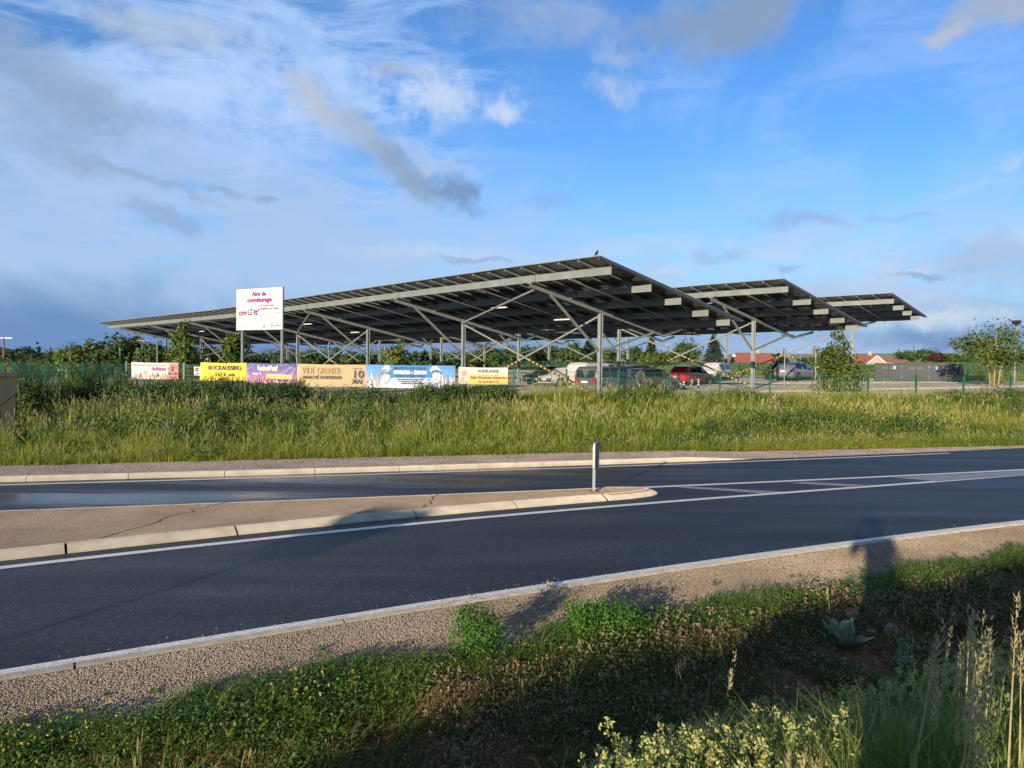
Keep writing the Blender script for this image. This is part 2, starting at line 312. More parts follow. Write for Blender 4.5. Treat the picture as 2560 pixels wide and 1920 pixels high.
def roadpaint():
    m,nt,b=newmat('road_paint'); N=nt.nodes; L=nt.links
    tc=N.new('ShaderNodeTexCoord'); nz=N.new('ShaderNodeTexNoise'); nz.inputs['Scale'].default_value=60; nz.inputs['Detail'].default_value=5; nz.inputs['Roughness'].default_value=0.75; L.new(tc.outputs['Object'],nz.inputs['Vector'])
    ramp=N.new('ShaderNodeValToRGB'); cr=ramp.color_ramp; cr.elements[0].position=0.36; cr.elements[0].color=(0.10,0.10,0.10,1); cr.elements[1].position=0.47; cr.elements[1].color=(0.78,0.74,0.66,1); L.new(nz.outputs[0],ramp.inputs[0])
    n2=N.new('ShaderNodeTexNoise'); n2.inputs['Scale'].default_value=2.5; L.new(tc.outputs['Object'],n2.inputs['Vector'])
    mx=N.new('ShaderNodeMix'); mx.data_type='RGBA'; mx.blend_type='MULTIPLY'; mr=N.new('ShaderNodeMapRange'); mr.inputs[3].default_value=0.0; mr.inputs[4].default_value=0.6; L.new(n2.outputs[0],mr.inputs[0]); L.new(mr.outputs[0],mx.inputs[0]); L.new(ramp.outputs[0],mx.inputs[6]); mx.inputs[7].default_value=(0.75,0.74,0.72,1)
    L.new(mx.outputs[2],b.inputs['Base Color']); b.inputs['Roughness'].default_value=0.6
    return m
def wornpaint():
    m=roadpaint(); m.name='worn_road_paint'
    for n in m.node_tree.nodes:
        if n.type=='VALTORGB': n.color_ramp.elements[0].position=0.44; n.color_ramp.elements[1].position=0.62; n.color_ramp.elements[1].color=(0.5,0.5,0.49,1)
    return m
M={}
M['asphalt']=asphalt(); M['paint']=roadpaint(); M['worn']=wornpaint()
M['chips']=stony('verge_chippings',(0.075,0.065,0.055),(0.20,0.16,0.125),(0.36,0.295,0.23),62,bump=1.0,dist=0.02)
M['chips_far']=stony('far_verge_chippings',(0.14,0.115,0.10),(0.30,0.24,0.20),(0.48,0.40,0.33),50,bump=1.0,dist=0.02)
M['island']=stony('island_surfacing',(0.19,0.138,0.092),(0.255,0.19,0.13),(0.32,0.245,0.17),95,bump=0.6,dist=0.008,big=0.3)
M['kerb']=plain('kerb_concrete',(0.40,0.37,0.31),0.8,var=0.22,scale=3.2,bump=0.4,bscale=60,dirt=(0.21,0.18,0.135))
M['edge']=plain('edging_concrete',(0.29,0.265,0.22),0.8,var=0.35,scale=7,bump=0.3,bscale=80)
M['soil']=stony('bank_soil',(0.11,0.055,0.026),(0.25,0.115,0.052),(0.40,0.23,0.125),34,bump=0.9,dist=0.015,big=0.75,warp=0.35)
M['turf']=plain('turf_soil',(0.05,0.05,0.02),0.95,var=0.4,scale=3,bump=0.8,bscale=25)
M['sand']=stony('tan_gravel',(0.42,0.33,0.22),(0.56,0.45,0.31),(0.70,0.58,0.42),30,bump=1.0,dist=0.03,big=0.25)
M['carpark']=stony('car_park_tarmac',(0.10,0.10,0.10),(0.16,0.15,0.145),(0.23,0.21,0.20),45,bump=0.4,big=0.3)
M['galv']=plain('galvanised_steel',(0.25,0.285,0.30),0.50,0.35,var=0.14,scale=2.2,spec=0.5)
M['galv2']=plain('galvanised_profile',(0.21,0.24,0.245),0.52,0.3,var=0.16,scale=1.4)
M['postgrey']=plain('grey_post',(0.16,0.18,0.19),0.5,0.3,var=0.08)
M['pv']=plain('solar_glass',(0.012,0.014,0.022),0.30,0.0,var=0.3,scale=4,spec=0.5)
M['pvframe']=plain('panel_frame',(0.10,0.105,0.115),0.4,0.6)
M['cream']=plain('beige_lacquer',(0.42,0.42,0.34),0.55)
M['signback']=plain('sign_back',(0.23,0.21,0.17),0.5,0.2,var=0.1)
M['white']=plain('white_panel',(0.50,0.51,0.52),0.5,var=0.03,scale=3)
M['magenta']=plain('magenta_print',(0.20,0.018,0.12),0.6,var=0.03)
M['black']=plain('black_print',(0.025,0.022,0.022),0.6,var=0.03)
M['greyprint']=plain('grey_print',(0.25,0.24,0.24),0.6,var=0.03)
M['red']=plain('red_print',(0.28,0.03,0.03),0.6,var=0.03)
M['orange']=plain('orange_print',(0.34,0.08,0.03),0.6,var=0.03)
M['green']=plain('green_powder_coat',(0.008,0.085,0.055),0.45,0.0,var=0.12)
M['greenwire']=plain('green_wire',(0.010,0.075,0.05),0.5,var=0.1)
M['yellowtape']=plain('yellow_stripe',(0.46,0.30,0.03),0.6,var=0.1)
M['blacktape']=plain('black_stripe',(0.03,0.03,0.03),0.6,var=0.1)
M['tyre']=plain('tyre_rubber',(0.018,0.018,0.018),0.85,var=0.2)
M['rim']=plain('alloy_rim',(0.50,0.50,0.52),0.35,0.6,var=0.1)
M['rimdark']=plain('dark_rim',(0.08,0.08,0.085),0.4,0.5,var=0.1)
M['glass']=plain('car_glass',(0.010,0.014,0.017),0.10,0.0,var=0.2,spec=0.45)
M['tail']=plain('tail_lamp',(0.26,0.012,0.012),0.2,var=0.1,spec=0.8)
M['head']=plain('head_lamp',(0.55,0.56,0.58),0.15,0.3,var=0.1,spec=0.9)
M['plate']=plain('number_plate',(0.72,0.71,0.68),0.5,var=0.05)
M['trim']=plain('black_trim',(0.022,0.022,0.024),0.6,var=0.15)
M['bark']=plain('bark',(0.13,0.09,0.06),0.9,var=0.35,scale=18,bump=0.7,bscale=40)
M['lightbark']=plain('pale_bark',(0.36,0.25,0.13),0.85,var=0.3,scale=14,bump=0.4,bscale=40)
M['rooftile']=plain('red_roof_tiles',(0.155,0.056,0.038),0.85,var=0.3,scale=1.6,bump=0.6,bscale=9)
M['darkroof']=plain('brown_roof_tiles',(0.13,0.055,0.05),0.85,var=0.25,scale=2)
M['render']=plain('cream_render',(0.36,0.31,0.25),0.85,var=0.1,scale=2)
M['whitewall']=plain('white_render',(0.48,0.46,0.42),0.85,var=0.07,scale=2)
M['lockergrey']=plain('locker_grey',(0.018,0.022,0.028),0.5,0.1,var=0.06)
M['lockerdoor']=plain('locker_door_grey',(0.030,0.037,0.045),0.5,0.1,var=0.06)
M['lockerlight']=plain('locker_oval',(0.058,0.070,0.084),0.5,0.1,var=0.06)
M['bluesign']=plain('blue_sign',(0.04,0.16,0.42),0.5,var=0.04)
M['olive']=plain('olive_cabinet',(0.026,0.030,0.020),0.6,var=0.12,scale=3)
M['lampdark']=plain('dark_lamp',(0.035,0.038,0.042),0.45,0.3)
M['crow']=plain('black_feathers',(0.012,0.012,0.014),0.55)
M['rock']=plain('limestone',(0.36,0.25,0.17),0.9,var=0.35,scale=8,bump=0.8,bscale=25,dirt=(0.19,0.10,0.055))
M['stone']=plain('pale_stone',(0.46,0.37,0.29),0.9,var=0.3,scale=12,bump=0.6,bscale=30)
M['grass']=leafmat('meadow_grass',[(0.08,0.15,0.018),(0.155,0.215,0.024),(0.235,0.27,0.034),(0.33,0.30,0.075)],0.16,0.42)
M['seed']=leafmat('grass_heads',[(0.24,0.24,0.09),(0.33,0.31,0.14),(0.30,0.25,0.14)],0.3,0.3)
M['weed']=leafmat('weed_leaves',[(0.028,0.062,0.018),(0.05,0.10,0.02),(0.095,0.145,0.03)],0.4,0.3)
M['bush']=leafmat('bramble_leaves',[(0.018,0.042,0.012),(0.038,0.075,0.016),(0.085,0.125,0.03)],0.6,0.25)
M['neargrass']=leafmat('verge_grass',[(0.055,0.115,0.02),(0.10,0.17,0.026),(0.16,0.21,0.036),(0.23,0.19,0.085)],0.8,0.32)
M['nearleaf']=leafmat('verge_leaves',[(0.036,0.085,0.02),(0.07,0.14,0.027),(0.115,0.18,0.038)],0.9,0.3)
M['lucerne']=leafmat('lucerne_leaves',[(0.034,0.105,0.014),(0.06,0.155,0.02),(0.105,0.205,0.03)],1.5,0.35)
M['mullein']=leafmat('felted_leaves',[(0.26,0.32,0.20),(0.33,0.39,0.25),(0.40,0.45,0.30)],2.0,0.2,0.85,0.1)
M['mullein2']=leafmat('pale_felted_leaves',[(0.28,0.33,0.20),(0.36,0.40,0.25)],2.0,0.2,0.85,0.1)
M['drygrass']=leafmat('dry_stalks',[(0.26,0.19,0.09),(0.36,0.28,0.14),(0.30,0.27,0.10)],1.5,0.3)
M['rattle']=leafmat('pale_yellow_petals',[(0.34,0.35,0.10),(0.48,0.48,0.18)],2.0,0.35)
M['vetch']=leafmat('yellow_petals',[(0.42,0.34,0.04),(0.52,0.43,0.08),(0.46,0.38,0.20)],2.0,0.3)
M['cloverhead']=leafmat('dry_clover_heads',[(0.24,0.17,0.10),(0.33,0.25,0.15),(0.27,0.18,0.13)],2.0,0.3)
M['crop']=leafmat('crop_leaves',[(0.05,0.10,0.035),(0.085,0.15,0.055),(0.13,0.20,0.08)],0.1,0.3)
M['tree_mid']=leafmat('tree_leaves',[(0.022,0.052,0.014),(0.045,0.085,0.02),(0.085,0.115,0.028)],0.35,0.25)
M['tree_yel']=leafmat('yellowish_tree_leaves',[(0.036,0.07,0.014),(0.078,0.12,0.02),(0.14,0.165,0.032)],0.6,0.35)
M['tree_dark']=leafmat('dark_tree_leaves',[(0.010,0.024,0.010),(0.022,0.042,0.014),(0.04,0.06,0.02)],0.3,0.2)
M['tree_blue']=leafmat('conifer_needles',[(0.014,0.030,0.024),(0.026,0.048,0.036),(0.045,0.07,0.045)],0.3,0.15)
M['tree_copper']=leafmat('copper_leaves',[(0.022,0.009,0.011),(0.045,0.018,0.02),(0.065,0.03,0.03)],0.3,0.2)
M['hill']=plain('wooded_hill',(0.018,0.03,0.025),0.95,var=0.3,scale=0.05)
M['field']=plain('field_soil',(0.07,0.085,0.04),0.95,var=0.3,scale=0.4)
def carpaint(name,col,rough=0.28,metal=0.0):
    m=plain(name,col,rough,metal,var=0.05,scale=2); b=m.node_tree.nodes['Principled BSDF']; b.inputs['Coat Weight'].default_value=0.6; b.inputs['Coat Roughness'].default_value=0.08; return m
# ------------------------------------------------------------------ lines of the road on the ground
def curve(pts,deg=2):
    x=np.array([p[0] for p in pts]); y=np.array([p[1] for p in pts]); c=np.polyfit(x,y,deg); d=np.polyder(c); x0,x1=x.min(),x.max()
    def f(t):
        t=np.asarray(t,float); u=np.clip(t,x0,x1); return np.polyval(c,u)+np.polyval(d,u)*(t-u)
    return f
NE=curve([(-3.82,5.49),(-2.4,6.35),(-0.91,7.28),(0.03,7.76),(2.32,8.88),(4.77,10.05),(8.16,11.7)])
CN=curve([(-5.77,8.31),(-3.67,9.7),(0.03,11.6),(4.32,13.66),(11.77,16.91)],3)
IN=curve([(-5.97,8.61),(-3.79,10.02),(-1.44,11.35),(0.03,12.14),(1.74,12.97)])
CF=curve([(-7.87,11.35),(-4.6,12.16),(0.03,13.61),(2.75,14.45),(4.82,15.24),(12.33,17.72)])
FE=curve([(-9.6,13.85),(-5.56,14.68),(0.03,16.45),(3.36,17.72),(7.31,19.37),(12.46,20.87)])
VG=curve([(-10.83,15.62),(0.03,18.6),(6.56,20.87),(16.22,23.35)])
VN=curve([(-3.5,4.45),(-1.98,5.15),(-0.59,6.15),(1.69,7.2),(4.28,8.35),(6.94,9.8)])
def sm(a,b,x):
    t=np.clip((np.asarray(x,float)-a)/(b-a),0,1); return t*t*(3-2*t)
def wob(x,y,s,seed=0):
    return (np.sin(x*s+1.3*seed+np.sin(y*s*0.7+seed))+np.sin(y*s*1.13+2.1*seed+np.sin(x*s*0.9)))*0.5
def park(x,y): return 0.45+0.02*(np.asarray(x,float)-3)+0.011*(np.asarray(y,float)-40)
def ffence(x): return 33.3+0.09*(np.asarray(x,float)+17)          # the front fence
FARP=[(58,54),(41,62),(26.5,80),(-1.4,130),(-30,181)]             # the far fence
def farline(x):                                                    # depth of the far fence
    xs=[p[0] for p in FARP][::-1]; ys=[p[1] for p in FARP][::-1]; return np.interp(x,xs,ys)
def zt(x,y):
    x=np.asarray(x,float); y=np.asarray(y,float)
    vn=VN(x); vg=VG(x); ff=ffence(x)
    d=(vn-y)*0.905
    near=np.interp(d,[0,0.25,0.7,1.5,2.0,2.7,3.6,4.4,5.4,9,14],[0.0,-0.05,-0.28,-0.60,-0.52,-0.05,0.50,0.93,0.88,0.84,0.86])+wob(x,y,2.3)*0.05*sm(0.1,0.6,d)+wob(x,y,6.1,3)*0.03*sm(0.1,0.5,d)
    near=near+0.20*sm(5.0,9.0,x)*sm(0.4,2.5,d)-0.42*sm(-2.0,-4.0,x)*sm(2.6,3.6,d)*sm(6.5,5.0,d)
    P=np.maximum(park(x,y),-0.6)
    base=np.maximum(P,0.40*sm(45,30,y)*sm(-30,-12,x))
    t=sm(0.4,1.0,(y-vg)/np.maximum(ff-vg,1)); t2=np.clip((y-vg)/np.maximum(ff-vg,1),0,1)
    bank=base*(0.55*t+0.45*t2)+0.05+0.10*wob(x,y,0.6,2)*sm(0,0.3,t2)*sm(1.0,0.7,t2)+0.34*sm(0.5,0.8,t2)*sm(1.0,0.93,t2)*sm(-7,-1,x)*sm(18,9,x)+0.12*sm(0.5,0.8,t2)*sm(1.0,0.93,t2)*sm(9,18,x)
    fl=farline(x); df=np.maximum(y-fl,0)*0.8
    far=P+(np.maximum(2.5-P,0.0))*sm(0,52,df)*sm(-70,-10,x-0*y)
    far=np.where(df>0,far,P)
    z=np.where(y<vn,near,np.where(y<vg,0.0,np.where(y<ff,bank,np.where(y<fl,P,far))))
    return z
def grid_mesh(name,xs,ys,zf,mat,kind='structure',smooth=True):
    X,Y=np.meshgrid(xs,ys); Z=zf(X,Y); n,m=X.shape
    V=np.stack([X,Y,Z],-1).reshape(-1,3); i=np.arange(n*m).reshape(n,m)
    F=np.stack([i[:-1,:-1],i[:-1,1:],i[1:,1:],i[1:,:-1]],-1).reshape(-1,4)
    o=link(name,np_mesh(name,V,F,mat,smooth=smooth)); o['kind']=kind; return o
# soil everywhere, one sheet out to the horizon
def soil_z(x,y):
    z=zt(x,y); inroad=(y>VN(x)-0.05)&(y<VG(x)+0.1)
    return np.where(inroad,-0.06,z)
xs=np.concatenate([np.linspace(-1800,-140,18)[:-1],np.linspace(-140,-24,40)[:-1],np.linspace(-24,-9,50)[:-1],np.linspace(-9,12,190)[:-1],np.linspace(12,45,70)[:-1],np.linspace(45,160,40)[:-1],np.linspace(160,1800,18)])
ys=np.concatenate([np.linspace(-120,-6,14)[:-1],np.linspace(-6,1,20)[:-1],np.linspace(1,11,110)[:-1],np.linspace(11,24,70)[:-1],np.linspace(24,45,60)[:-1],np.linspace(45,190,110)[:-1],np.linspace(190,2600,24)])
ground=grid_mesh('ground',xs,ys,soil_z,[M['turf'],M['soil'],M['field']])
def paint_ground():
    me=ground.data; n=len(me.polygons); c=np.zeros(n*3,np.float32); me.polygons.foreach_get('center',c); c=c.reshape(-1,3)
    mi=np.zeros(n,np.int32); near=(c[:,1]<VN(c[:,0])+0.3); mi[near]=1; mi[c[:,1]>farline(c[:,0])]=2; me.polygons.foreach_set('material_index',mi)
paint_ground()
def strip(name,f0,f1,x0,x1,z,mat,n=90,m=1,kind='structure',lane=None,parent=None,zf=None):
    xs=np.linspace(x0,x1,n); V=[]; A=[]
    for x in xs:
        for j in range(m+1):
            t=j/m; y=f0(x)*(1-t)+f1(x)*t; V.append((x,float(y),z if zf is None else float(zf(x,y))+z)); A.append(t)
    F=[(i*(m+1)+j,(i+1)*(m+1)+j,(i+1)*(m+1)+j+1,i*(m+1)+j+1) for i in range(n-1) for j in range(m)]
    me=np_mesh(name,V,F,mat)
    if lane:
        a=me.attributes.new('lane','FLOAT','POINT'); a.data.foreach_set('value',np.array(A,np.float32))
    o=link(name,me,parent); 
    if kind: o['kind']=kind
    return o
def off(f,d):       # a line set off sideways by d
    return lambda x: f(x)+d*1.09
XL,XR=-42,80
roadfar=lambda x: FE(x)+np.interp(x,[-50,6,9,14,90],[0.55,0.45,0.75,0.62,0.6])
strip('road',off(NE,-0.04),roadfar,XL,XR,0.0,M['asphalt'],140,12,lane=True)
# painted lines
strip('edge_line',off(NE,-0.03),off(NE,0.085),XL,XR,0.005,M['paint'])
strip('centre_line',off(CN,-0.075),off(CN,0.075),XL,60,0.005,M['paint'])
strip('island_line',off(CF,-0.07),off(CF,0.07),XL,60,0.005,M['paint'])
strip('far_edge_line',off(FE,-0.06),off(FE,0.06),XL,12.5,0.005,M['paint'])
for i,pl in enumerate([[(1691,1218.5),(1722,1216),(1962,1229.5),(1905,1233.5)],[(1976,1208),(2012,1204.5),(2172,1212.5),(2128,1216.5)],[(2228,1193.5),(2300,1190),(2560,1176.5),(2700,1170),(2700,1181),(2560,1187.5),(2345,1203.5)]]):
    o=MB().add([on_z(x,y,0.0055) for x,y in pl],[tuple(range(len(pl)))[::-1]]).build('hatch_marking',M['worn']); o['kind']='structure'
# kerbs: each stone its own piece
def profile_stone(name,parent,f,x0,x1,prof,mat,n=3,gap=0.012,side=1,zf=None):
    V=[]; k=len(prof); xs=np.linspace(x0+gap/2,x1-gap/2,n)
    for x in xs:
        y=float(f(x)); g=float(f(x+0.01)-f(x-0.01))/0.02; L=math.hypot(1,g); nx,ny=-g/L*side,1/L*side
        for o_,z in prof: V.append((x+nx*o_,y+ny*o_,z+(0 if zf is None else zf(x))))
    F=[]
    for i in range(n-1):
        for j in range(k): F.append((i*k+j,i*k+(j+1)%k,(i+1)*k+(j+1)%k,(i+1)*k+j))
    mb=MB(); mb.add(V,F); mb.add(V[:k],[tuple(range(k))]); mb.add(V[-k:],[tuple(range(k))[::-1]])
    return mb.build(name,mat,parent)
kf=empty('far_kerb',(0,0,0)); kf['kind']='structure'
KF=off(FE,0.34); prof=[(0,-0.05),(0.008,0.05),(0.07,0.088),(0.19,0.092),(0.19,-0.05)]
xk=-42.0
joints=[]
while xk<6.0: joints.append(xk); xk+=1.72
for a_,b_ in zip(joints[:-1],joints[1:]): profile_stone('kerb_stone',kf,KF,a_,b_,prof,M['kerb'])
profile_stone('kerb_stone',kf,KF,joints[-1],6.3,prof,M['kerb'],zf=lambda x:-0.088*max(0,(x-joints[-1])/(6.3-joints[-1])))
ed=empty('edging_strip',(0,0,0)); ed['kind']='structure'
xk=-20.0
while xk<34: profile_stone('edging_stone',ed,off(NE,-0.145),xk,xk+1.85,[(0,-0.06),(0,0.010),(0.10,0.010),(0.10,-0.06)],M['edge'],n=3,gap=0.015); xk+=1.85
strip('verge',VN,off(NE,-0.15),-24,60,0.0,M['chips'],120,4)
for_v=lambda x,y: np.interp(x,[-60,4.6,6.3,90],[0.080,0.080,0.004,0.004])
strip('far_verge',lambda x:FE(x)+1.09*np.interp(x,[4.6,6.4],[0.535,0.36]),off(VG,0.12),-42,80,0.0,M['chips_far'],140,3,zf=for_v)
# traffic island
isl=empty('traffic_island',(0,0,0)); isl['kind']='structure'
xe=2.62
CFI=off(CF,-0.13)
def isl_near(x):
    return np.minimum(IN(x),CFI(x)-0.02)
# outline: near side, rounded nose, far side
nose=[]
pa=np.array([1.75,float(IN(1.75))]); pb=np.array([1.75,float(CFI(1.75))]); tip=np.array([2.75,13.88])
for t in np.linspace(0,1,12):
    if t<0.5: q=t*2; p=(1-q)**2*pa+2*(1-q)*q*np.array([2.85,13.50])+q*q*tip
    else: q=(t-0.5)*2; p=(1-q)**2*tip+2*(1-q)*q*np.array([2.62,14.22])+q*q*pb
    nose.append(p)
def path_stone(path,prof,parent):
    path=np.array(path); V=[]; k=len(prof); n=len(path)
    for i,p in enumerate(path):
        d=path[min(i+1,n-1)]-path[max(i-1,0)]; d/=np.linalg.norm(d); nrm=np.array([-d[1],d[0]])
        for o_,z in prof: V.append((p[0]+nrm[0]*o_,p[1]+nrm[1]*o_,z))
    F=[(i*k+j,i*k+(j+1)%k,(i+1)*k+(j+1)%k,(i+1)*k+j) for i in range(n-1) for j in range(k)]
    mb=MB(); mb.add(V,F); mb.add(V[:k],[tuple(range(k))]); mb.add(V[-k:],[tuple(range(k))[::-1]]); return mb.build('kerb_stone',M['kerb'],parent)
iprof=[(0,-0.05),(0.0,0.02),(0.03,0.036),(0.13,0.080),(0.22,0.090),(0.22,-0.05)]
js=[-40,-9.9,-8.3,-6.75,-5.42,-3.72,-1.44,0.12,1.70]
js=list(np.arange(-40,-8,1.9))+[-7.2,-5.42,-3.72,-1.44,0.12,1.70]
for a_,b_ in zip(js[:-1],js[1:]):
    xs_=np.linspace(a_+0.012,b_-0.012,4); path_stone([(x,float(IN(x))) for x in xs_],iprof,isl)
path_stone(nose[:7],iprof,isl); path_stone(nose[6:],iprof,isl)
for a_,b_ in zip(js[:-1],js[1:]):
    xs_=np.linspace(b_-0.012,a_+0.012,4); path_stone([(x,float(CFI(x))) for x in xs_],iprof,isl)
surf=[(x,float(IN(x))+0.2) for x in np.linspace(-40,1.7,40)]+[tuple(p+(np.array([1.9,13.7])-p)*0.16) for p in nose]+[(x,float(CFI(x))-0.2) for x in np.linspace(1.7,-40,40)]
o=MB().add([(x,y,0.086) for x,y in surf],[tuple(range(len(surf)))]).build('island_surface',M['island'],isl)
# cracks: short grooves filled with dark dirt, 3 mm above the surfacing
def crack(pts,w=0.012,z=0.090):
    mb=MB(); pts=[np.array(p) for p in pts]
    V=[]
    for i,p in enumerate(pts):
        d=pts[min(i+1,len(pts)-1)]-pts[max(i-1,0)]; d=d/np.linalg.norm(d); n_=np.array([-d[1],d[0]])*w*(0.5+random.random())
        V+= [(p[0]+n_[0],p[1]+n_[1],z),(p[0]-n_[0],p[1]-n_[1],z)]
    mb.add(V,[(2*i+1,2*i+3,2*i+2,2*i) for i in range(len(pts)-1)]); return mb.build('crack',M['soil'],isl)
def jag(p,q,n=12,a=0.05):
    p=np.array(p);q=np.array(q); return [p+(q-p)*t+rng.normal(0,a,2)*(0<t<1) for t in np.linspace(0,1,n)]
crack(jag((-5.25,9.4),(-4.6,11.9),18,0.06)); crack(jag((-1.38,11.65),(-1.3,13.0),14,0.04),0.010)
# car park, gravel strips
def poly_sheet(name,x0,x1,ya,yb,z,mat,n=60,m=20):
    return strip(name,ya,yb,x0,x1,z,mat,n,m,zf=lambda x,y:park(x,y))
poly_sheet('car_park',-60,52,lambda x:ffence(x)+0.6,lambda x:np.minimum(farline(x)-2.5,130),0.02,M['carpark'],80,40)
poly_sheet('gravel_path',6,52,lambda x:ffence(x)+1.2,lambda x:ffence(x)+3.8+0.0*x,0.035,M['sand'],40,3)
poly_sheet('gravel_path',14,52,lambda x:45.0+0.25*(x-14),lambda x:47.6+0.25*(x-14),0.035,M['sand'],40,3)
poly_sheet('gravel_path',-12,50,lambda x:np.minimum(farline(x)-6.0,90),lambda x:np.minimum(farline(x)-2.6,94),0.035,M['sand'],40,3)
poly_sheet('gravel_path',20,50,lambda x:58+0.0*x,lambda x:61+0.0*x,0.035,M['sand'],30,3)
# hills on the horizon
def hills():
    V=[];F=[]; n=120
    for i in range(n+1):
        a=R(-75+150*i/n); r=1500; x,y=r*math.sin(a),r*math.cos(a)
        h=2+26*math.exp(-((math.degrees(a)+37.5)/3.2)**2)+2*math.sin(i*0.9)+8*math.exp(-((math.degrees(a)+25)/9)**2)
        V+=[(x,y,-20),(x*1.0,y*1.0,h+3),(x*1.25,y*1.25,h*0.6),(x*1.3,y*1.3,-20)]
    for i in range(n):
        for j in range(3): F.append((4*i+j,4*i+4+j,4*i+5+j,4*i+1+j))
    o=link('hills',np_mesh('hills',V,F,M['hill'],smooth=True)); o['kind']='structure'
hills()
# ------------------------------------------------------------------ solar canopies
SB=11.8; TC=5.2
CA=R(42.5); CO=np.array([0.9,36.55]); ca_=np.array([-math.sin(CA),math.cos(CA)]); cc_=np.array([math.cos(CA),math.sin(CA)])
PTS=[-0.1,2.8,5.2,7.6,9.65]
def zb(t): return 5.84-0.186*t
def dz(s): return -0.0105*min(max(s,0.0),38.0)+0.0022*max(s-38.0,0.0)
CACHE={}
def cmesh(key,fn):
    if key not in CACHE: CACHE[key]=fn()
    return CACHE[key]
def canopy(loc,label,nspan,npan,first,narrow=False):
    root=empty('solar_canopy',loc,CA); tag(root,label,'solar canopy','solar canopies over the car park')
    S=[SB*k for k in range(nspan+1)]; PT=[-0.1,1.8,3.45,5.05] if narrow else PTS; BE=6.0 if narrow else 11.0; T2=5.8 if narrow else 9.85; kk='n' if narrow else ''
    smin=-5.15; smax=S[-1]+5.15
    for k,s in enumerate(S):
        d=dz(s)
        def col():
            mb=MB(); hb=0.105
            for sg in(-1,1): mb.box((TC+sg*0.095,0,(zb(TC)-0.2-1.4)/2),(0.018,0.20,zb(TC)-0.2+1.4))
            mb.box((TC,0,(zb(TC)-0.2-1.4)/2),(0.175,0.012,zb(TC)-0.2+1.4))
            mb.box((TC,0,2.62),(0.225,0.21,0.012)); mb.box((TC,0,0.03),(0.36,0.36,0.025))
            return mb.mesh('column',M['galv'])
        link('column',cmesh('column',col),root,(0,s,d))
        def beam():
            mb=MB(); p=(-0.15,0,zb(-0.15)-0.09); q=(BE,0,zb(BE)-0.09); n=Vector((0.186,0,1)).normalized()
            up=n
            for sg in(-1,1):
                o=n*(sg*0.085); mb.bar(Vector(p)+o,Vector(q)+o,0.12,0.016,up)
            mb.bar(p,q,0.012,0.16,up)
            mb.bar(Vector(p)+Vector((0,-0.045,0)),Vector(q)+Vector((0,-0.045,0)),0.004,0.155,up)
            for t in ((1.32,TC) if narrow else (1.32,TC,T2)): mb.bar((t,0,zb(t)-0.18),(t,0,zb(t)+0.01),0.11,0.05,(1,0,0))
            return mb.mesh('cross_beam',M['galv'])
        link('cross_beam',cmesh('beam'+kk,beam),root,(0,s,d))
        def brace(t):
            def f():
                mb=MB(); mb.bar((TC+(0.1 if t>TC else -0.1),0,2.66),(t,0,zb(t)-0.18),0.10,0.11); return mb.mesh('brace',M['galv'])
            return f
        link('brace',cmesh('br0',brace(1.35)),root,(0,s,d)); 
        if not narrow: link('brace',cmesh('br1'+kk,brace(T2)),root,(0,s,d))
        def knee():
            mb=MB(); mb.bar((BE-0.1,-0.06,zb(BE-0.1)-0.10),(BE-1.0,-1.9,zb(BE-1.1)+0.02),0.10,0.16); return mb.mesh('knee_brace',M['galv'])
        link('knee_brace',cmesh('knee'+kk,knee),root,(0,s,d))
        for t in PT:
            def sleeve(t=t):
                mb=MB(); mb.box((t,0,zb(t)+0.235),(0.115,0.80,0.30)); mb.box((t-0.02,-0.1,zb(t)+0.235),(0.13,0.16,0.355)); mb.box((t,0,zb(t)+0.03),(0.13,0.3,0.06)); return mb.mesh('splice_sleeve',M['galv2'])
            link('splice_sleeve',cmesh('sl%.1f'%t,sleeve),root,(0,s,d))
    seg=[(smin,0.0)]+[(S[i],S[i+1]) for i in range(nspan)]+[(S[-1],smax)]
    for (a,b) in seg:
        for t in PT:
            key='pu%.1f_%.2f_%.4f'%(t,b-a,dz(b)-dz(a))
            def pur(t=t,a=a,b=b):
                mb=MB(); e=dz(b)-dz(a); L=b-a
                p=Vector((t,0,zb(t)+0.235)); q=Vector((t,L,zb(t)+0.235+e))
                mb.bar(p,q,0.010,0.335)
                for sg in(-1,1): mb.bar(p+Vector((0.03,0,sg*0.168)),q+Vector((0.03,0,sg*0.168)),0.075,0.010)
                # bolt rows near the ends
                for y in (0.10,0.26,0.42,0.58,0.74):
                    for zz in(-0.12,0.12):
                        mb.box((t-0.007,y,zb(t)+0.235+zz+e*y/L),(0.006,0.06,0.015)); mb.box((t-0.007,L-y,zb(t)+0.235+zz+e*(L-y)/L),(0.006,0.06,0.015))
                return mb.mesh('purlin',M['galv2'])
            link('purlin',cmesh(key,pur),root,(0,a,dz(a)))
        if b-a>8:
            for q in (1/3,2/3):
                def rod():
                    mb=MB(); mb.bar((PT[0],0,zb(PT[0])+0.03),(PT[-1],0,zb(PT[-1])+0.03),0.05,0.05); return mb.mesh('sag_rod',M['galv'])
                link('sag_rod',cmesh('rod'+kk,rod),root,(0,a+(b-a)*q,(dz(a)*(1-q)+dz(b)*q)))
    link('sag_rod',CACHE['rod'+kk],root,(0,-2.6,0)); link('sag_rod',CACHE['rod'+kk],root,(0,S[-1]+2.6,dz(S[-1])))
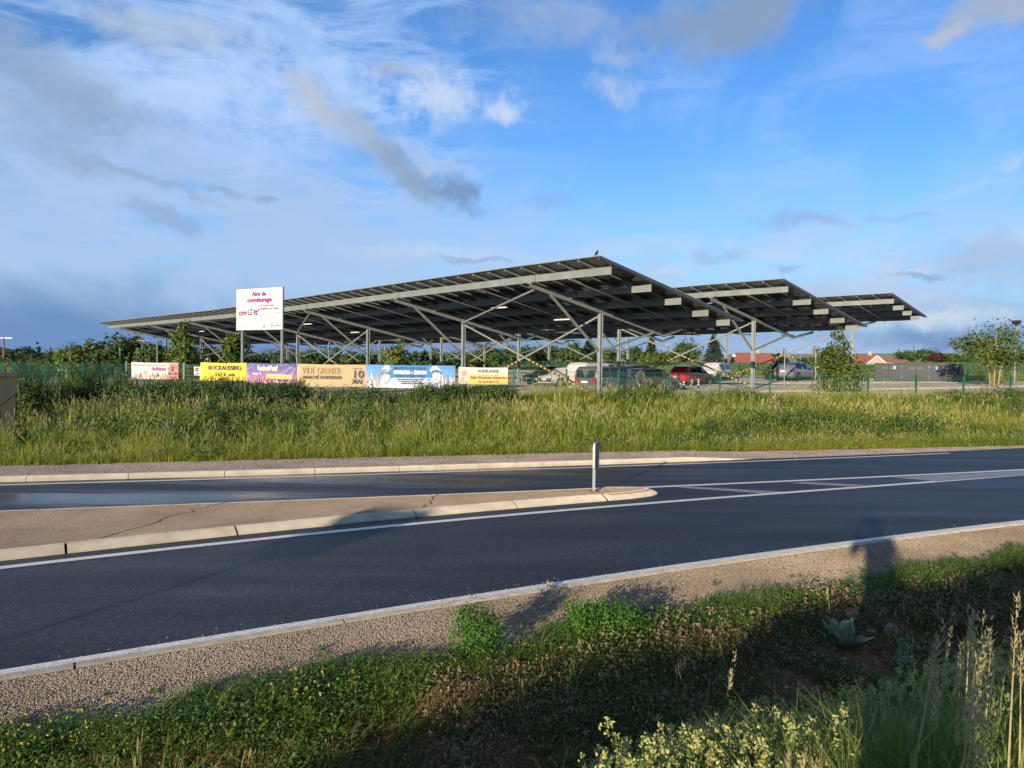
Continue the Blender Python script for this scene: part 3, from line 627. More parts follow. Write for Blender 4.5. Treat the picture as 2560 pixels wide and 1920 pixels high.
    # longitudinal bracing with taped lower halves, roof-plane struts
    for i in range(0,nspan,2):
        a,b=S[i],S[i+1]; d=dz((a+b)/2)
        for (p,q) in (((TC,a,zb(TC)-0.28+dz(a)),(TC,b,0.15+dz(b))),((TC,b,zb(TC)-0.28+dz(b)),(TC,a,0.15+dz(a)))):
            p=Vector(p); q=Vector(q); m=p.lerp(q,0.53)
            mb=MB(); mb.bar(p,m,0.09,0.09); mb.build('diagonal_brace',M['galv'],root)
            mb=MB(); n=34
            for j in range(n):
                mb.mat(j%2); mb.bar(m.lerp(q,j/n),m.lerp(q,(j+0.99)/n),0.085,0.085)
            mb.build('striped_guard',[M['yellowtape'],M['blacktape']],root)
        mb=MB(); mb.bar((TC-0.15,b,zb(TC)-0.22+dz(b)),(0.35,a+0.15,zb(0.35)-0.16+dz(a)),0.09,0.09); mb.build('roof_strut',M['galv'],root)
        mb=MB(); zz=4.42+dz(b); mb.bar((TC+0.2,b,zz),(10.8 if narrow else 16.6,b,zz),0.07,0.09)
        for t in (7.4,9.4,10.7): mb.bar((t,b,zz),(t,b,zz+0.18),0.03,0.03)
        mb.build('cable_conduit',M['galv'],root)
        for t,yy in ((6.4,a+4),(8.7,a+7.5),(3.2,a+6)):
            mb=MB(); mb.box((t,yy,zb(t)-0.02+d),(0.12,1.25,0.08)); mb.build('strip_lamp',M['white'],root)
    # rails and solar panels
    PW=1.222; rows=3 if narrow else 6; T0=-1.14; RH=6.74/3 if narrow else 11.44/6; T1=T0+RH*rows; sl=math.atan(0.186)
    def rail():
        mb=MB(); p=Vector((T0+0.05,0,zb(T0)+0.455)); q=Vector((T1-0.05,0,zb(T1)+0.455)); up=Vector((0.186,0,1))
        mb.bar(p,q,0.05,0.09,up); mb.bar(p-Vector((0,0,0.045)),q-Vector((0,0,0.045)),0.12,0.012,up); return mb.mesh('rail',M['galv2'])
    rm=cmesh('rail'+kk,rail)
    def panel():
        mb=MB(); mb.mat(0).box((0,0,0),(RH-0.035,PW-0.04,0.020),Matrix.Rotation(sl,3,'Y'))
        R3=Matrix.Rotation(sl,3,'Y')
        for sg in(-1,1):
            mb.mat(1).box(R3@Vector((0,sg*(PW-0.055)/2,-0.002)),(RH-0.035,0.035,0.038),R3)
            mb.box(R3@Vector((sg*(RH-0.07)/2,0,-0.002)),(0.035,PW-0.09,0.038),R3)
        mb.mat(2).box(R3@Vector((RH*0.1,0,-0.024)),(0.06,0.30,0.018),R3)
        return mb.mesh('solar_panel',[M['pv'],M['pvframe'],M['trim']])
    pm=cmesh('panel'+kk,panel)
    ncol=int((smax-smin+0.35)/PW)
    s0=-5.32
    rest=[]; restrail=[]
    for i in range(ncol+1):
        s=s0+i*PW
        if i<=first*2: link('rail',rm,root,(0,s+0.02,dz(s)))
        else: restrail.append((0,s+0.02,dz(s)))
        if i==ncol: break
        for r in range(rows):
            t=T0+(r+0.5)*RH; pos=(t,s+PW/2,zb(t)+0.525+dz(s))
            if i<first: link('solar_panel',pm,root,pos)
            else: rest.append(pos)
    def merged(name,me,poss):
        if not poss: return
        n=len(me.vertices); V=np.zeros(n*3,np.float32); me.vertices.foreach_get('co',V); V=V.reshape(-1,3)
        F=np.array([list(p.vertices) for p in me.polygons]); mi=[p.material_index for p in me.polygons]
        VV=np.concatenate([V+np.array(p,np.float32) for p in poss]); FF=np.concatenate([F+i*n for i in range(len(poss))])
        o=link(name,np_mesh(name,VV,FF,list(me.materials),mi*len(poss)),root); o['kind']='stuff'
    merged('solar_panels_beyond',pm,rest); merged('rails_beyond',rm,restrail)
    # bright capping along the high edge, dark trim along the end
    for (a,b) in seg:
        mb=MB(); a2=a-0.2 if a<0 else a; b2=b+0.2 if b>S[-1] else b
        mb.bar((T0-0.03,a2,zb(T0)+0.545+dz(a)),(T0-0.03,b2,zb(T0)+0.545+dz(b)),0.03,0.035); mb.build('edge_capping',M['galv'],root)
    for s in (s0-0.06,s0+ncol*PW+0.06):
        mb=MB(); mb.bar((T0-0.05,s,zb(T0)+0.49+dz(s)),(T1+0.25,s,zb(T1+0.25)+0.49+dz(s)),0.07,0.13,(0.186,0,1)); mb.build('end_rail',M['pvframe'],root)
    return root
c1=CO; c2=CO+16*cc_; c3=CO+31.9*cc_-0.0*ca_
can1=canopy((c1[0],c1[1],0.45),'nearest and largest solar canopy, its high corner carrying a black bird',6,66,49)
can2=canopy((c2[0],c2[1],0.86),'middle solar canopy, sloping behind the nearest one',6,66,16)
can3=canopy((c3[0],c3[1],1.22),'farthest and smallest-looking solar canopy, behind the middle one',6,66,12,True)
# bird on the corner
def bird():
    P=np.array([*(CO+ca_*(-5.2)+cc_*(-1.15)),0.45+zb(-1.14)+0.57])
    root=empty('crow',P,R(200)); root.scale=(0.62,0.62,0.62); tag(root,'black bird perched on the high corner of the nearest solar canopy','bird')
    mb=MB(); mb.tube([(0,-0.17,0.09),(0,-0.1,0.12),(0,0.0,0.17),(0,0.08,0.25),(0,0.11,0.31),(0,0.135,0.345),(0,0.17,0.35)],[0.02,0.05,0.075,0.07,0.045,0.045,0.02],8); mb.build('body',M['crow'],root,smooth=True)
    mb=MB(); mb.tube([(0,0.16,0.35),(0,0.23,0.335)],[0.018,0.003],6); mb.build('beak',M['trim'],root)
    mb=MB(); mb.box((0,-0.22,0.05),(0.07,0.18,0.02),Matrix.Rotation(R(25),3,'X')); mb.build('tail',M['crow'],root)
    for sg in(-1,1):
        mb=MB(); mb.tube([(sg*0.03,0.02,0.12),(sg*0.03,0.03,0.0)],[0.012,0.009],5); mb.build('leg',M['trim'],root)
        mb=MB(); mb.tube([(sg*0.06,0.06,0.23),(sg*0.075,-0.03,0.17),(sg*0.04,-0.2,0.09)],[0.02,0.045,0.01],6); mb.build('wing',M['crow'],root)
bird()
# ------------------------------------------------------------------ fences
def fence_panel_mesh(w,h,step=0.05,r=0.0028,hs=0.2):
    mb=MB(); n=int(w/step)
    for i in range(n+1):
        x=-w/2+i*w/n
        mb.add([(x-r,-r,0),(x+r,-r,0),(x,r,0),(x-r,-r,h),(x+r,-r,h),(x,r,h)],[(0,1,4,3),(1,2,5,4),(2,0,3,5)])
    k=int(h/hs); zs=[0.02]+[j*hs for j in range(1,k+1)]+[h-0.02]
    for z in zs:
        q=r*1.35; mb.add([(-w/2,-q,z-q),(-w/2,-q,z+q),(-w/2,q,z),(w/2,-q,z-q),(w/2,-q,z+q),(w/2,q,z)],[(0,1,4,3),(1,2,5,4),(2,0,3,5)])
    return mb.mesh('mesh_panel',M['greenwire'])
def post_mesh(h,w=0.06,d=0.06):
    mb=MB(); mb.box((0,0,h/2),(w,d,h)); mb.box((0,0,h+0.01),(w+0.012,d+0.012,0.02)); 
    for z in (0.3,0.8,1.3): 
        if z<h: mb.box((0,-d/2-0.012,z),(w*0.8,0.02,0.05))
    return mb.mesh('post',M['green'])
def fence(name,label,pts,zbase,ztop,panels=True,step=0.05,r=0.0036,pw=0.075):
    root=empty(name,(pts[0][0],pts[0][1],0)); tag(root,label,'fence')
    o0=Vector((pts[0][0],pts[0][1],0)); cm={}
    for i,p in enumerate(pts):
        z0=zbase(*p); h=round(ztop(*p)-z0+0.25,1)
        if h not in cm: cm[h]=post_mesh(h,pw,pw)
        q=pts[min(i+1,len(pts)-1)]; b=pts[max(i-1,0)]; ang=math.atan2(q[1]-b[1],q[0]-b[0])
        link('post',cm[h],root,(p[0]-o0.x,p[1]-o0.y,ztop(*p)-h),(0,0,ang))
        if panels and i<len(pts)-1:
            w=math.hypot(q[0]-p[0],q[1]-p[1]); key=('p',round(w,2),h)
            if key not in cm: cm[key]=fence_panel_mesh(w-0.06,h-0.1,step,r)
            link('mesh_panel',cm[key],root,((p[0]+q[0])/2-o0.x,(p[1]+q[1])/2-o0.y,(ztop(*p)+ztop(*q))/2-h+0.04),(0,-math.atan2(ztop(*q)-ztop(*p),w),math.atan2(q[1]-p[1],q[0]-p[0])))
    return root
def along(x0,x1,f,pitch):
    pts=[(x0,float(f(x0)))]; x=x0
    while x<x1:
        g=float(f(x+0.1)-f(x))/0.1; x+=pitch/math.hypot(1,g); pts.append((x,float(f(x))))
    return pts
FZ=lambda x,y: 2.22-0.004*(x+17)+0.0*y
fx0=(296-1280)/FPX*32.6
fpts=along(fx0,30,lambda x:ffence(x),2.5)
fence('mesh_fence','long green wire mesh fence in front of the car park, banners tied to it',fpts,lambda x,y:float(zt(x,y)),FZ)
lp=[fpts[0]]
for i in range(16): lp.append((lp[-1][0]-2.5*math.sin(R(50)),lp[-1][1]+2.5*math.cos(R(50))))
fence('mesh_fence','green wire mesh fence running away behind the olive cabinet and the bramble bushes',lp,lambda x,y:float(zt(x,y)),lambda x,y:2.22-0.012*(y-33),True,0.05,0.0020)
fp=[]
for (a,b) in zip(FARP[:-1],FARP[1:]):
    n=int(math.hypot(b[0]-a[0],b[1]-a[1])/2.5); fp+=[(a[0]+(b[0]-a[0])*j/n,a[1]+(b[1]-a[1])*j/n) for j in range(n)]
fence('mesh_fence','distant green mesh fence between the car park and the crop field',fp,lambda x,y:float(park(x,y)),lambda x,y:float(park(x,y))+1.5,True,0.10,0.004,0.09)
# ------------------------------------------------------------------ lettering
def text_mesh(s,size,mat,bold=0.0,shear=0.0,wfit=None,align='CENTER',space=1.0,hfit=None):
    cu=bpy.data.curves.new('lettering','FONT'); cu.body=s; cu.size=size; cu.align_x=align; cu.offset=bold; cu.shear=shear; cu.space_character=space; cu.resolution_u=2
    o=bpy.data.objects.new('lettering',cu); COL.objects.link(o); dg=bpy.context.evaluated_depsgraph_get()
    me=bpy.data.meshes.new_from_object(o.evaluated_get(dg)); bpy.data.objects.remove(o); bpy.data.curves.remove(cu)
    me.materials.clear(); me.materials.append(mat)
    n=len(me.vertices); V=np.zeros(n*3,np.float32); me.vertices.foreach_get('co',V); V=V.reshape(-1,3)
    if n:
        w=V[:,0].max()-V[:,0].min()
        if wfit: V[:,0]*=wfit/w
        if hfit: V[:,1]*=hfit/(V[:,1].max()-V[:,1].min())
        me.vertices.foreach_set('co',V.ravel())
    me.name='lettering'; return me
def put_text(parent,s,x,y,z,size,mat,**k):
    return link('lettering',text_mesh(s,size,mat,**k),parent,(x,y,z))
# ------------------------------------------------------------------ the big board
def board():
    XR_,YR_=-10.5,34.0; ph=R(31); Wd=3.18; zc=0; 
    pr=on_y(708,717,YR_); pb=on_y(708,823.5,YR_); top=pr[2]; bot=pb[2]; Hh=top-bot
    base=Vector((XR_-Wd/2*math.cos(ph)+0.05,YR_+Wd/2*math.sin(ph),0)); base.x=pr[0]-Wd/2*math.cos(ph)
    gz=float(zt(base.x,base.y))
    root=empty('information_board',(base.x,base.y,gz),-ph); tag(root,'tall white information board about car sharing on two grey posts above the banners','sign board')
    zc=(top+bot)/2-gz
    mb=MB(); mb.box((0,0,zc),(Wd,0.06,Hh)); pan=mb.build('panel',M['white'],root)
    mb=MB()
    for sg in(-1,1):
        mb.box((sg*Wd/2,0,zc),(0.025,0.07,Hh+0.02)); mb.box((0,0,zc+sg*Hh/2),(Wd,0.07,0.025))
    mb.build('panel_frame',M['galv'],root)
    for x in (-Wd*0.40,Wd*0.46):
        mb=MB(); mb.box((x,0.07,(top-0.2-gz)/2-0.2),(0.13,0.08,top-gz+0.2)); mb.build('post',M['postgrey'],root)
    face=empty('print',(0,-0.034,zc),0,math.pi/2); face.parent=root; face.name='printed_face'
    sx,sy=Wd/114.0,Hh/104.0
    def T(s,px,py,hpx,mat,wpx,**k): put_text(face,s,(px-57)*sx,(52-py)*sy,0.003,hpx*sy*1.38,mat,wfit=wpx*sx,**k)
    T('Aire de',57,19,11,M['magenta'],36,bold=0.016); T('covoiturage',58,34,11,M['magenta'],61,bold=0.016)
    T('cov',16.5,66.5,15,M['magenta'],22,bold=0.016); T("it'",51,66.5,15,M['magenta'],13,bold=0.016)
    mb=MB(); cx,cy=(35-57)*sx,(52-61.5)*sy
    ring=[]; n=24
    a=[(cx+6.4*sx*math.cos(t),cy-0.3*sy+5.4*sy*math.sin(t)-0.0) for t in np.linspace(R(150),R(390),n)]
    b=[(cx+4.6*sx*math.cos(t),cy+0.6*sy+3.4*sy*math.sin(t)) for t in np.linspace(R(150),R(390),n)]
    mb.add([(x,y,0.003) for x,y in a+b],[(i,i+1,n+i+1,n+i) for i in range(n-1)])
    mb.add([(x,y,0.003) for x,y in [(cx-5.5*sx,cy+2.2*sy),(cx,cy+0.2*sy),(cx+5.5*sx,cy+2.2*sy),(cx+4.6*sx,cy+3.4*sy),(cx,cy+2.0*sy),(cx-4.6*sx,cy+3.4*sy)]],[(0,1,4,5),(1,2,3,4)])
    mb.disc((cx-3.2*sx,cy+6.6*sy,0.003),1.5*sx,14,'z',2.2*sy); mb.disc((cx+3.0*sx,cy+8.2*sy,0.003),2.2*sx,14,'z',3.0*sy)
    mb.build('smile_logo',M['black'],face)
    T('GRAND DOLE',34,72,3,M['greyprint'],18)
    def TL(s,px,py,hpx,mat,wpx,**k): put_text(face,s,(px-57)*sx,(52-py)*sy,0.003,hpx*sy*1.38,mat,wfit=wpx*sx,align='LEFT',**k)
    TL('Le Grand Dole',60,46,5,M['magenta'],32,bold=0.004); TL('simplifie vos trajets',60,53.5,5,M['magenta'],46,bold=0.004)
    TL("Moins de dépenses, moins d'émissions,",60,63.5,2.6,M['black'],51); TL('plus de convivialité !',60,68.5,2.6,M['black'],27); TL("Covoiturez dès aujourd'hui !",60,75.5,2.6,M['black'],37)
    TL('www.grand-dole.fr/transports/covoiturage',5,98.5,2.6,M['greyprint'],46)
    TL('g',67,98,9,M['red'],4.5); mb=MB(); mb.add([((71.3-57)*sx,(52-88)*sy,0.003),((71.9-57)*sx,(52-88)*sy,0.003),((71.9-57)*sx,(52-98)*sy,0.003),((71.3-57)*sx,(52-98)*sy,0.003)],[(0,3,2,1)]); mb.build('logo_stroke',M['red'],face)
    TL('GRAND DOLE',73,96.5,1.8,M['greyprint'],9)
    mb=MB()
    for j in range(4): y=(52-(90+j*2.1))*sy; mb.add([((86-57)*sx,y,0.003),((90.5-57)*sx,y,0.003),((90.5-57)*sx,y-1.1*sy,0.003),((86-57)*sx,y-1.1*sy,0.003)],[(0,3,2,1)])
    mb.add([((x-57)*sx,(52-y)*sy,0.0034) for x,y in [(87,88.5),(92.3,88.5),(92.3,96),(91.2,96),(91.2,89.7),(87,89.7)]],[(0,5,4,1),(1,4,3,2)]); mb.build('motorway_logo',M['orange'],face)
    TL('APRR',93.5,97,6.2,M['black'],17,shear=0.25)
board()
# ------------------------------------------------------------------ banners tied to the fence
def gradmat(name,stops,axis='y',scale=1.0):
    m,nt,b=newmat(name); N=nt.nodes; L=nt.links
    tc=N.new('ShaderNodeTexCoord'); sp=N.new('ShaderNodeSeparateXYZ'); L.new(tc.outputs['Generated'],sp.inputs[0])
    nz=N.new('ShaderNodeTexNoise'); nz.inputs['Scale'].default_value=3.5; nz.inputs['Detail'].default_value=4; L.new(tc.outputs['Generated'],nz.inputs['Vector'])
    ad=N.new('ShaderNodeMath'); ad.operation='MULTIPLY_ADD'; L.new(nz.outputs[0],ad.inputs[0]); ad.inputs[1].default_value=0.18*scale; L.new(sp.outputs['XYZ'.index(axis.upper())],ad.inputs[2])
    su=N.new('ShaderNodeMath'); su.operation='SUBTRACT'; L.new(ad.outputs[0],su.inputs[0]); su.inputs[1].default_value=0.09*scale
    rp=N.new('ShaderNodeValToRGB'); cr=rp.color_ramp
    while len(cr.elements)<len(stops): cr.elements.new(0.5)
    for e,(p,c) in zip(cr.elements,stops): e.position=p; e.color=(*c,1)
    L.new(su.outputs[0],rp.inputs[0]); L.new(rp.outputs[0],b.inputs['Base Color']); b.inputs['Roughness'].default_value=0.5
    return m
def banner(label,x0,x1,y0,y1,mat,seed,sag=0.03,skew=(0,0,0,0),depth=-0.10,wr=0.010,dy=0.0):
    """pixel extent x0..x1 across, y0..y1 down, on the front fence; returns (cloth, width, height)"""
    xm=(x0+x1)/2; Y=33.3
    for _ in range(4): Y=float(ffence(on_y(xm,y0,Y)[0]))
    ph=math.atan(0.09)
    A=on_y(x0,y0,Y); B=on_y(x1,y0,Y); Wd=(B[0]-A[0])/math.cos(ph); zt_=on_y(xm,y0,Y)[2]; Hh=zt_-on_y(xm,y1,Y)[2]
    cx=(A[0]+B[0])/2
    nx,ny=28,14; V=[]; r=random.Random(seed); fs=[(r.uniform(2,6),r.uniform(1,4),r.uniform(0,6)) for _ in range(4)]
    def disp(u,v):
        z=sum(math.sin(a*u*Wd*0.9+b*v*3+c) for a,b,c in fs)*wr*0.35
        for (cu,cv) in ((0,1),(1,1)):           # tension folds out of the tied corners
            du,dv=abs(u-cu)*Wd,abs(v-cv)*Hh; an=math.atan2(dv,du+1e-5); rr=math.hypot(du,dv)
            z+=wr*0.9*math.sin(an*11)*math.exp(-((rr-0.35)/0.4)**2)
        return z
    for j in range(ny+1):
        for i in range(nx+1):
            u,v=i/nx,j/ny
            x=(u-0.5)*Wd+ (skew[0]*(1-u)+skew[1]*u)*(1-v)*Wd; y=(v-0.5)*Hh-sag*math.sin(u*math.pi)*0.6-(skew[2]*(1-u)+skew[3]*u)*Hh*v
            V.append((x,y,disp(u,v)))
    F=[(j*(nx+1)+i,j*(nx+1)+i+1,(j+1)*(nx+1)+i+1,(j+1)*(nx+1)+i) for j in range(ny) for i in range(nx)]
    o=link('banner',np_mesh('banner',V,F,mat,smooth=True),None,(cx,Y+depth+dy,zt_-Hh/2),(math.pi/2,0,ph)); tag(o,label,'banner','banners tied along the front fence')
    mb=MB()
    for u in (0.03,0.27,0.5,0.73,0.97): mb.tube([((u-0.5)*Wd,Hh/2-0.04,0.02),((u-0.5)*Wd*1.0,Hh/2+0.0,-0.08)],0.008,5)
    mb.build('tie',M['black'],o)
    return o,Wd,Hh,disp
def btext(B,s,u,v,h,mat,w,**k):
    o,Wd,Hh,disp=B; me=text_mesh(s,h*Hh*1.4,mat,wfit=w*Wd,**k)
    n=len(me.vertices); V=np.zeros(n*3,np.float32); me.vertices.foreach_get('co',V); V=V.reshape(-1,3)
    V[:,0]+=(u-0.5)*Wd; V[:,1]+=(v-0.5)*Hh-0.02
    for p in V: p[2]+=disp(p[0]/Wd+0.5,p[1]/Hh+0.5)+0.030
    me.vertices.foreach_set('co',V.ravel()); return link('lettering',me,o)
def bshape(B,name,polys,mat,lift=0.009):
    o,Wd,Hh,disp=B; mb=MB()
    for pl in polys:
        mb.add([((u-0.5)*Wd,(v-0.5)*Hh-0.015,disp(u,v)+lift+0.006) for u,v in pl],[tuple(range(len(pl)))])
    return mb.build(name,mat,o)
def ell(u,v,ru,rv,n=14,a0=0): return [(u+ru*math.cos(a0+2*math.pi*k/n),v+rv*math.sin(a0+2*math.pi*k/n)) for k in range(n)]
def rect(u0,v0,u1,v1): return [(u0,v0),(u1,v0),(u1,v1),(u0,v1)]
P_=lambda n,c:plain(n,c,0.55,var=0.04)
inkbrown=P_('brown_ink',(0.20,0.10,0.10)); inkpurple=P_('purple_ink',(0.22,0.06,0.22)); skin=P_('skin_print',(0.38,0.21,0.17)); inkdark=P_('dark_ink',(0.06,0.045,0.035)); ctan=P_('tan_cloth',(0.36,0.27,0.15)); white_ink=P_('white_ink',(0.55,0.56,0.58)); blue_ink=P_('navy_ink',(0.03,0.06,0.16))
# 1 market
B=banner('white and salmon market banner with a crowd drawn along its foot, left of the others',334,447,906,947,P_('white_cloth',(0.46,0.46,0.46)),1)
salm=P_('salmon_cloth',(0.40,0.13,0.12))
bshape(B,'salmon_end',[[(0.755,0.0),(0.995,0.02),(0.995,0.99),(0.80,0.99)]],salm,0.004)
btext(B,'Marché des Producteurs & Artisans',0.38,0.80,0.13,inkbrown,0.70); btext(B,'de Rainans',0.57,0.55,0.20,inkpurple,0.30,bold=0.012,shear=0.25)
btext(B,'les',0.795,0.62,0.13,inkdark,0.055); btext(B,'2',0.87,0.52,0.33,inkdark,0.06,bold=0.02); btext(B,'ème',0.94,0.76,0.09,inkdark,0.05); btext(B,'dimanche',0.875,0.30,0.15,inkdark,0.21,bold=0.01); btext(B,'du mois',0.88,0.08,0.14,inkdark,0.15,bold=0.01)
rr=random.Random(4); cl=[P_('crowd_%d'%i,c) for i,c in enumerate([(0.55,0.18,0.08),(0.62,0.34,0.18),(0.10,0.08,0.08),(0.5,0.30,0.24)])]
for q in range(4):
    pl=[]
    for i in range(9):
        u=rr.uniform(0.05,0.76); v=rr.uniform(0.08,0.26+0.22*math.exp(-((u-0.3)/0.12)**2)); w=rr.uniform(0.008,0.016)
        pl+= [ell(u,v+0.10,w*0.8,0.05,8),[(u-w,v-0.12),(u+w,v-0.12),(u+w*0.8,v+0.05),(u-w*0.8,v+0.05)]]
    bshape(B,'drawn_crowd',pl,cl[q],0.006+0.001*q)['kind']='stuff'
# 2 small white sign
B=banner('small white banner with a portrait outline, half hidden behind the yellow one',487,512,916,938,P_('white_cloth_small',(0.46,0.46,0.46)),2,dy=0.04)
bshape(B,'portrait_print',[ell(0.26,0.68,0.13,0.24)],M['black']); bshape(B,'face_print',[ell(0.26,0.64,0.06,0.13)],white_ink,0.012); btext(B,'pmb',0.26,0.12,0.22,M['black'],0.34); btext(B,'75',0.68,0.14,0.28,M['greyprint'],0.26)
# 3 yellow
B=banner('bright yellow concert banner lettered in black, behind the dark leafy bush',506,616,906.5,951,P_('yellow_cloth',(0.50,0.44,0.004)),3,skew=(-0.02,0,0,0))
btext(B,'ROCKALISSIMO',0.53,0.62,0.24,inkdark,0.72,bold=0.006); btext(B,'5 ET 6',0.43,0.28,0.20,inkdark,0.22,bold=0.004); btext(B,'juin',0.68,0.28,0.20,inkdark,0.13,bold=0.004); btext(B,'AUTHUME',0.5,0.02,0.16,inkdark,0.26)
# 4 blue to pink
B=banner('blue to pink festival banner with strings of white lights, left of the beige one',618,742,908,957,gradmat('dusk_cloth',[(0.0,(0.36,0.14,0.20)),(0.35,(0.24,0.11,0.26)),(0.7,(0.075,0.06,0.26)),(1.0,(0.012,0.045,0.22))]),4)
btext(B,'Vendredi Festif',0.43,0.66,0.24,P_('cream_ink',(0.84,0.74,0.42)),0.40,bold=0.012)
bshape(B,'name_plate',[[(0.13,0.40),(0.33,0.44),(0.33,0.57),(0.13,0.53)]],inkpurple); btext(B,'Parcey 19h',0.23,0.44,0.10,white_ink,0.17,bold=0.006)
bshape(B,'date_strip',[[(0.41,0.26),(0.90,0.22),(0.90,0.42),(0.41,0.46)]],P_('yellow_strip',(0.82,0.62,0.16))); btext(B,'3ème vendredi de chaque mois',0.655,0.29,0.10,inkdark,0.45)
bshape(B,'light_string',[ell(0.01+0.145*t,0.70+0.24*t*t,0.006,0.014,6) for t in np.linspace(0,1,11)]+[ell(0.66+0.32*t,0.96-0.40*t+0.10*t*t,0.005,0.013,6) for t in np.linspace(0,1,14)]+[ell(0.78+0.20*t,0.96-0.34*t+0.12*t*t,0.007,0.016,6) for t in np.linspace(0,1,10)],white_ink)
bshape(B,'tent_print',[[(0.53,0.02),(0.69,0.02),(0.61,0.16)]],white_ink)
# 5 beige
B=banner('beige flea market banner with brown lettering and a large 10',746,914,910.5,966,ctan,5,wr=0.009)
btext(B,'VIDE GRENIER',0.36,0.58,0.30,P_('brown_line_ink',(0.25,0.17,0.07)),0.56); btext(B,"MARCHÉ D'ARTISANS",0.37,0.36,0.14,inkdark,0.56,bold=0.008)
btext(B,'DIMANCHE',0.88,0.80,0.07,inkdark,0.13); btext(B,'10',0.89,0.42,0.34,inkdark,0.15,bold=0.02); btext(B,'MAI',0.88,0.16,0.20,inkdark,0.14,bold=0.016)
# 6 match
B=banner('wide sky blue football match banner with two round crests',917,1138,912.5,969,gradmat('match_cloth',[(0.0,(0.44,0.48,0.56)),(0.32,(0.34,0.42,0.56)),(0.55,(0.10,0.26,0.52)),(1.0,(0.05,0.20,0.48))],'y',1.2),6)
bshape(B,'blue_field',[[(0.24,0.99),(0.72,0.99),(0.735,0.45),(0.60,0.50),(0.48,0.52),(0.36,0.49),(0.28,0.42)]],P_('blue_field_ink',(0.01,0.17,0.45)),0.005)
bshape(B,'white_arrow',[[(0.17,0.80),(0.22,0.985),(0.26,0.985),(0.285,0.78),(0.255,0.84),(0.255,0.70),(0.22,0.83)],[(0.71,0.80),(0.75,0.985),(0.79,0.985),(0.85,0.74),(0.80,0.84),(0.74,0.82),(0.735,0.70)]],white_ink,0.007)
rr=random.Random(9); cl=[P_('supporters_%d'%i,c) for i,c in enumerate([(0.30,0.12,0.10),(0.70,0.68,0.66),(0.12,0.22,0.45),(0.35,0.28,0.26)])]
for q in range(4):
    pl=[]
    for i in range(16):
        u=rr.choice([rr.uniform(0.01,0.16),rr.uniform(0.85,0.99)]); v=rr.uniform(0.15,0.52); w=rr.uniform(0.004,0.010); pl+=[ell(u,v+0.09,w*0.7,0.035,7),[(u-w,v-0.12),(u+w,v-0.12),(u+w*0.7,v+0.05),(u-w*0.7,v+0.05)]]
    bshape(B,'printed_supporters',pl,cl[q],0.006+0.001*q)['kind']='stuff'
for cu in (0.222,0.79):
    bshape(B,'crest',[[(cu-0.055,0.66),(cu,0.74),(cu+0.055,0.66),(cu+0.05,0.35),(cu,0.16),(cu-0.05,0.35)]],M['greyprint'],0.010)
    bshape(B,'crest_field',[[(cu-0.046,0.64),(cu,0.70),(cu+0.046,0.64),(cu+0.042,0.36),(cu,0.20),(cu-0.042,0.36)]],P_('crest_blue',(0.36,0.46,0.58)),0.012)
    bshape(B,'ball_print',[ell(cu,0.43,0.030,0.125)],white_ink,0.014); bshape(B,'ball_patch',[ell(cu,0.43,0.010,0.042,5)]+[ell(cu+0.023*math.cos(t),0.43+0.095*math.sin(t),0.006,0.025,5) for t in np.linspace(0.3,0.3+2*math.pi,6)[:-1]],M['black'],0.016)
bshape(B,'crest_band',[[(0.17,0.68),(0.274,0.68),(0.274,0.58),(0.17,0.58)],[(0.735,0.74),(0.79,0.79),(0.845,0.74),(0.845,0.64),(0.79,0.69),(0.735,0.64)]],inkdark,0.017); btext(B,'CJSC',0.222,0.595,0.07,white_ink,0.08); btext(B,'CLUB UNITARISM',0.79,0.68,0.055,white_ink,0.09)
btext(B,'MATCH DE GALA',0.495,0.80,0.13,blue_ink,0.36,bold=0.010); btext(B,'02/06/26 - 20H00',0.495,0.625,0.15,white_ink,0.37,bold=0.016); btext(B,'STADE BOBIN DOLE',0.495,0.475,0.11,blue_ink,0.33,bold=0.010)
btext(B,'Avec la présence exceptionnelle',0.50,0.36,0.055,inkdark,0.30,bold=0.004); btext(B,'des champions du ballon rond',0.49,0.27,0.055,inkdark,0.24,bold=0.004); btext(B,'THIERRY GROS, ROBERT PIRES',0.52,0.18,0.055,inkdark,0.26,bold=0.004)
# 7 white yellow
B=banner('white and yellow banner with a baby portrait, right of the blue match banner',1147.5,1270,918,960,gradmat('meadow_cloth',[(0.0,(0.40,0.34,0.07)),(0.5,(0.42,0.40,0.15)),(0.72,(0.45,0.46,0.43)),(1.0,(0.46,0.47,0.48))],'y',0.6),7)
bshape(B,'portrait_ground',[rect(0.005,0.01,0.19,0.985)],P_('pale_pink',(0.44,0.40,0.38)),0.004); bshape(B,'baby_portrait',[ell(0.105,0.68,0.062,0.20,16),[(0.03,0.03),(0.17,0.03),(0.155,0.42),(0.06,0.42)]],skin,0.006); bshape(B,'baby_shirt',[[(0.015,0.02),(0.18,0.02),(0.165,0.36),(0.045,0.36)]],P_('shirt_print',(0.50,0.34,0.30)),0.008)
btext(B,'AUDELANGE',0.60,0.72,0.17,inkdark,0.42,bold=0.002); bshape(B,'green_patch',[rect(0.45,0.55,0.72,0.63)],P_('pale_green',(0.50,0.62,0.32)),0.006); btext(B,'Maison des Petits Loups',0.62,0.53,0.09,P_('teal_ink',(0.20,0.34,0.28)),0.36)
btext(B,"Relais d'Assistantes Maternelles",0.60,0.36,0.13,M['orange'],0.72,bold=0.006); btext(B,'Tél. 03 84 80 14 29',0.60,0.10,0.12,inkdark,0.42)
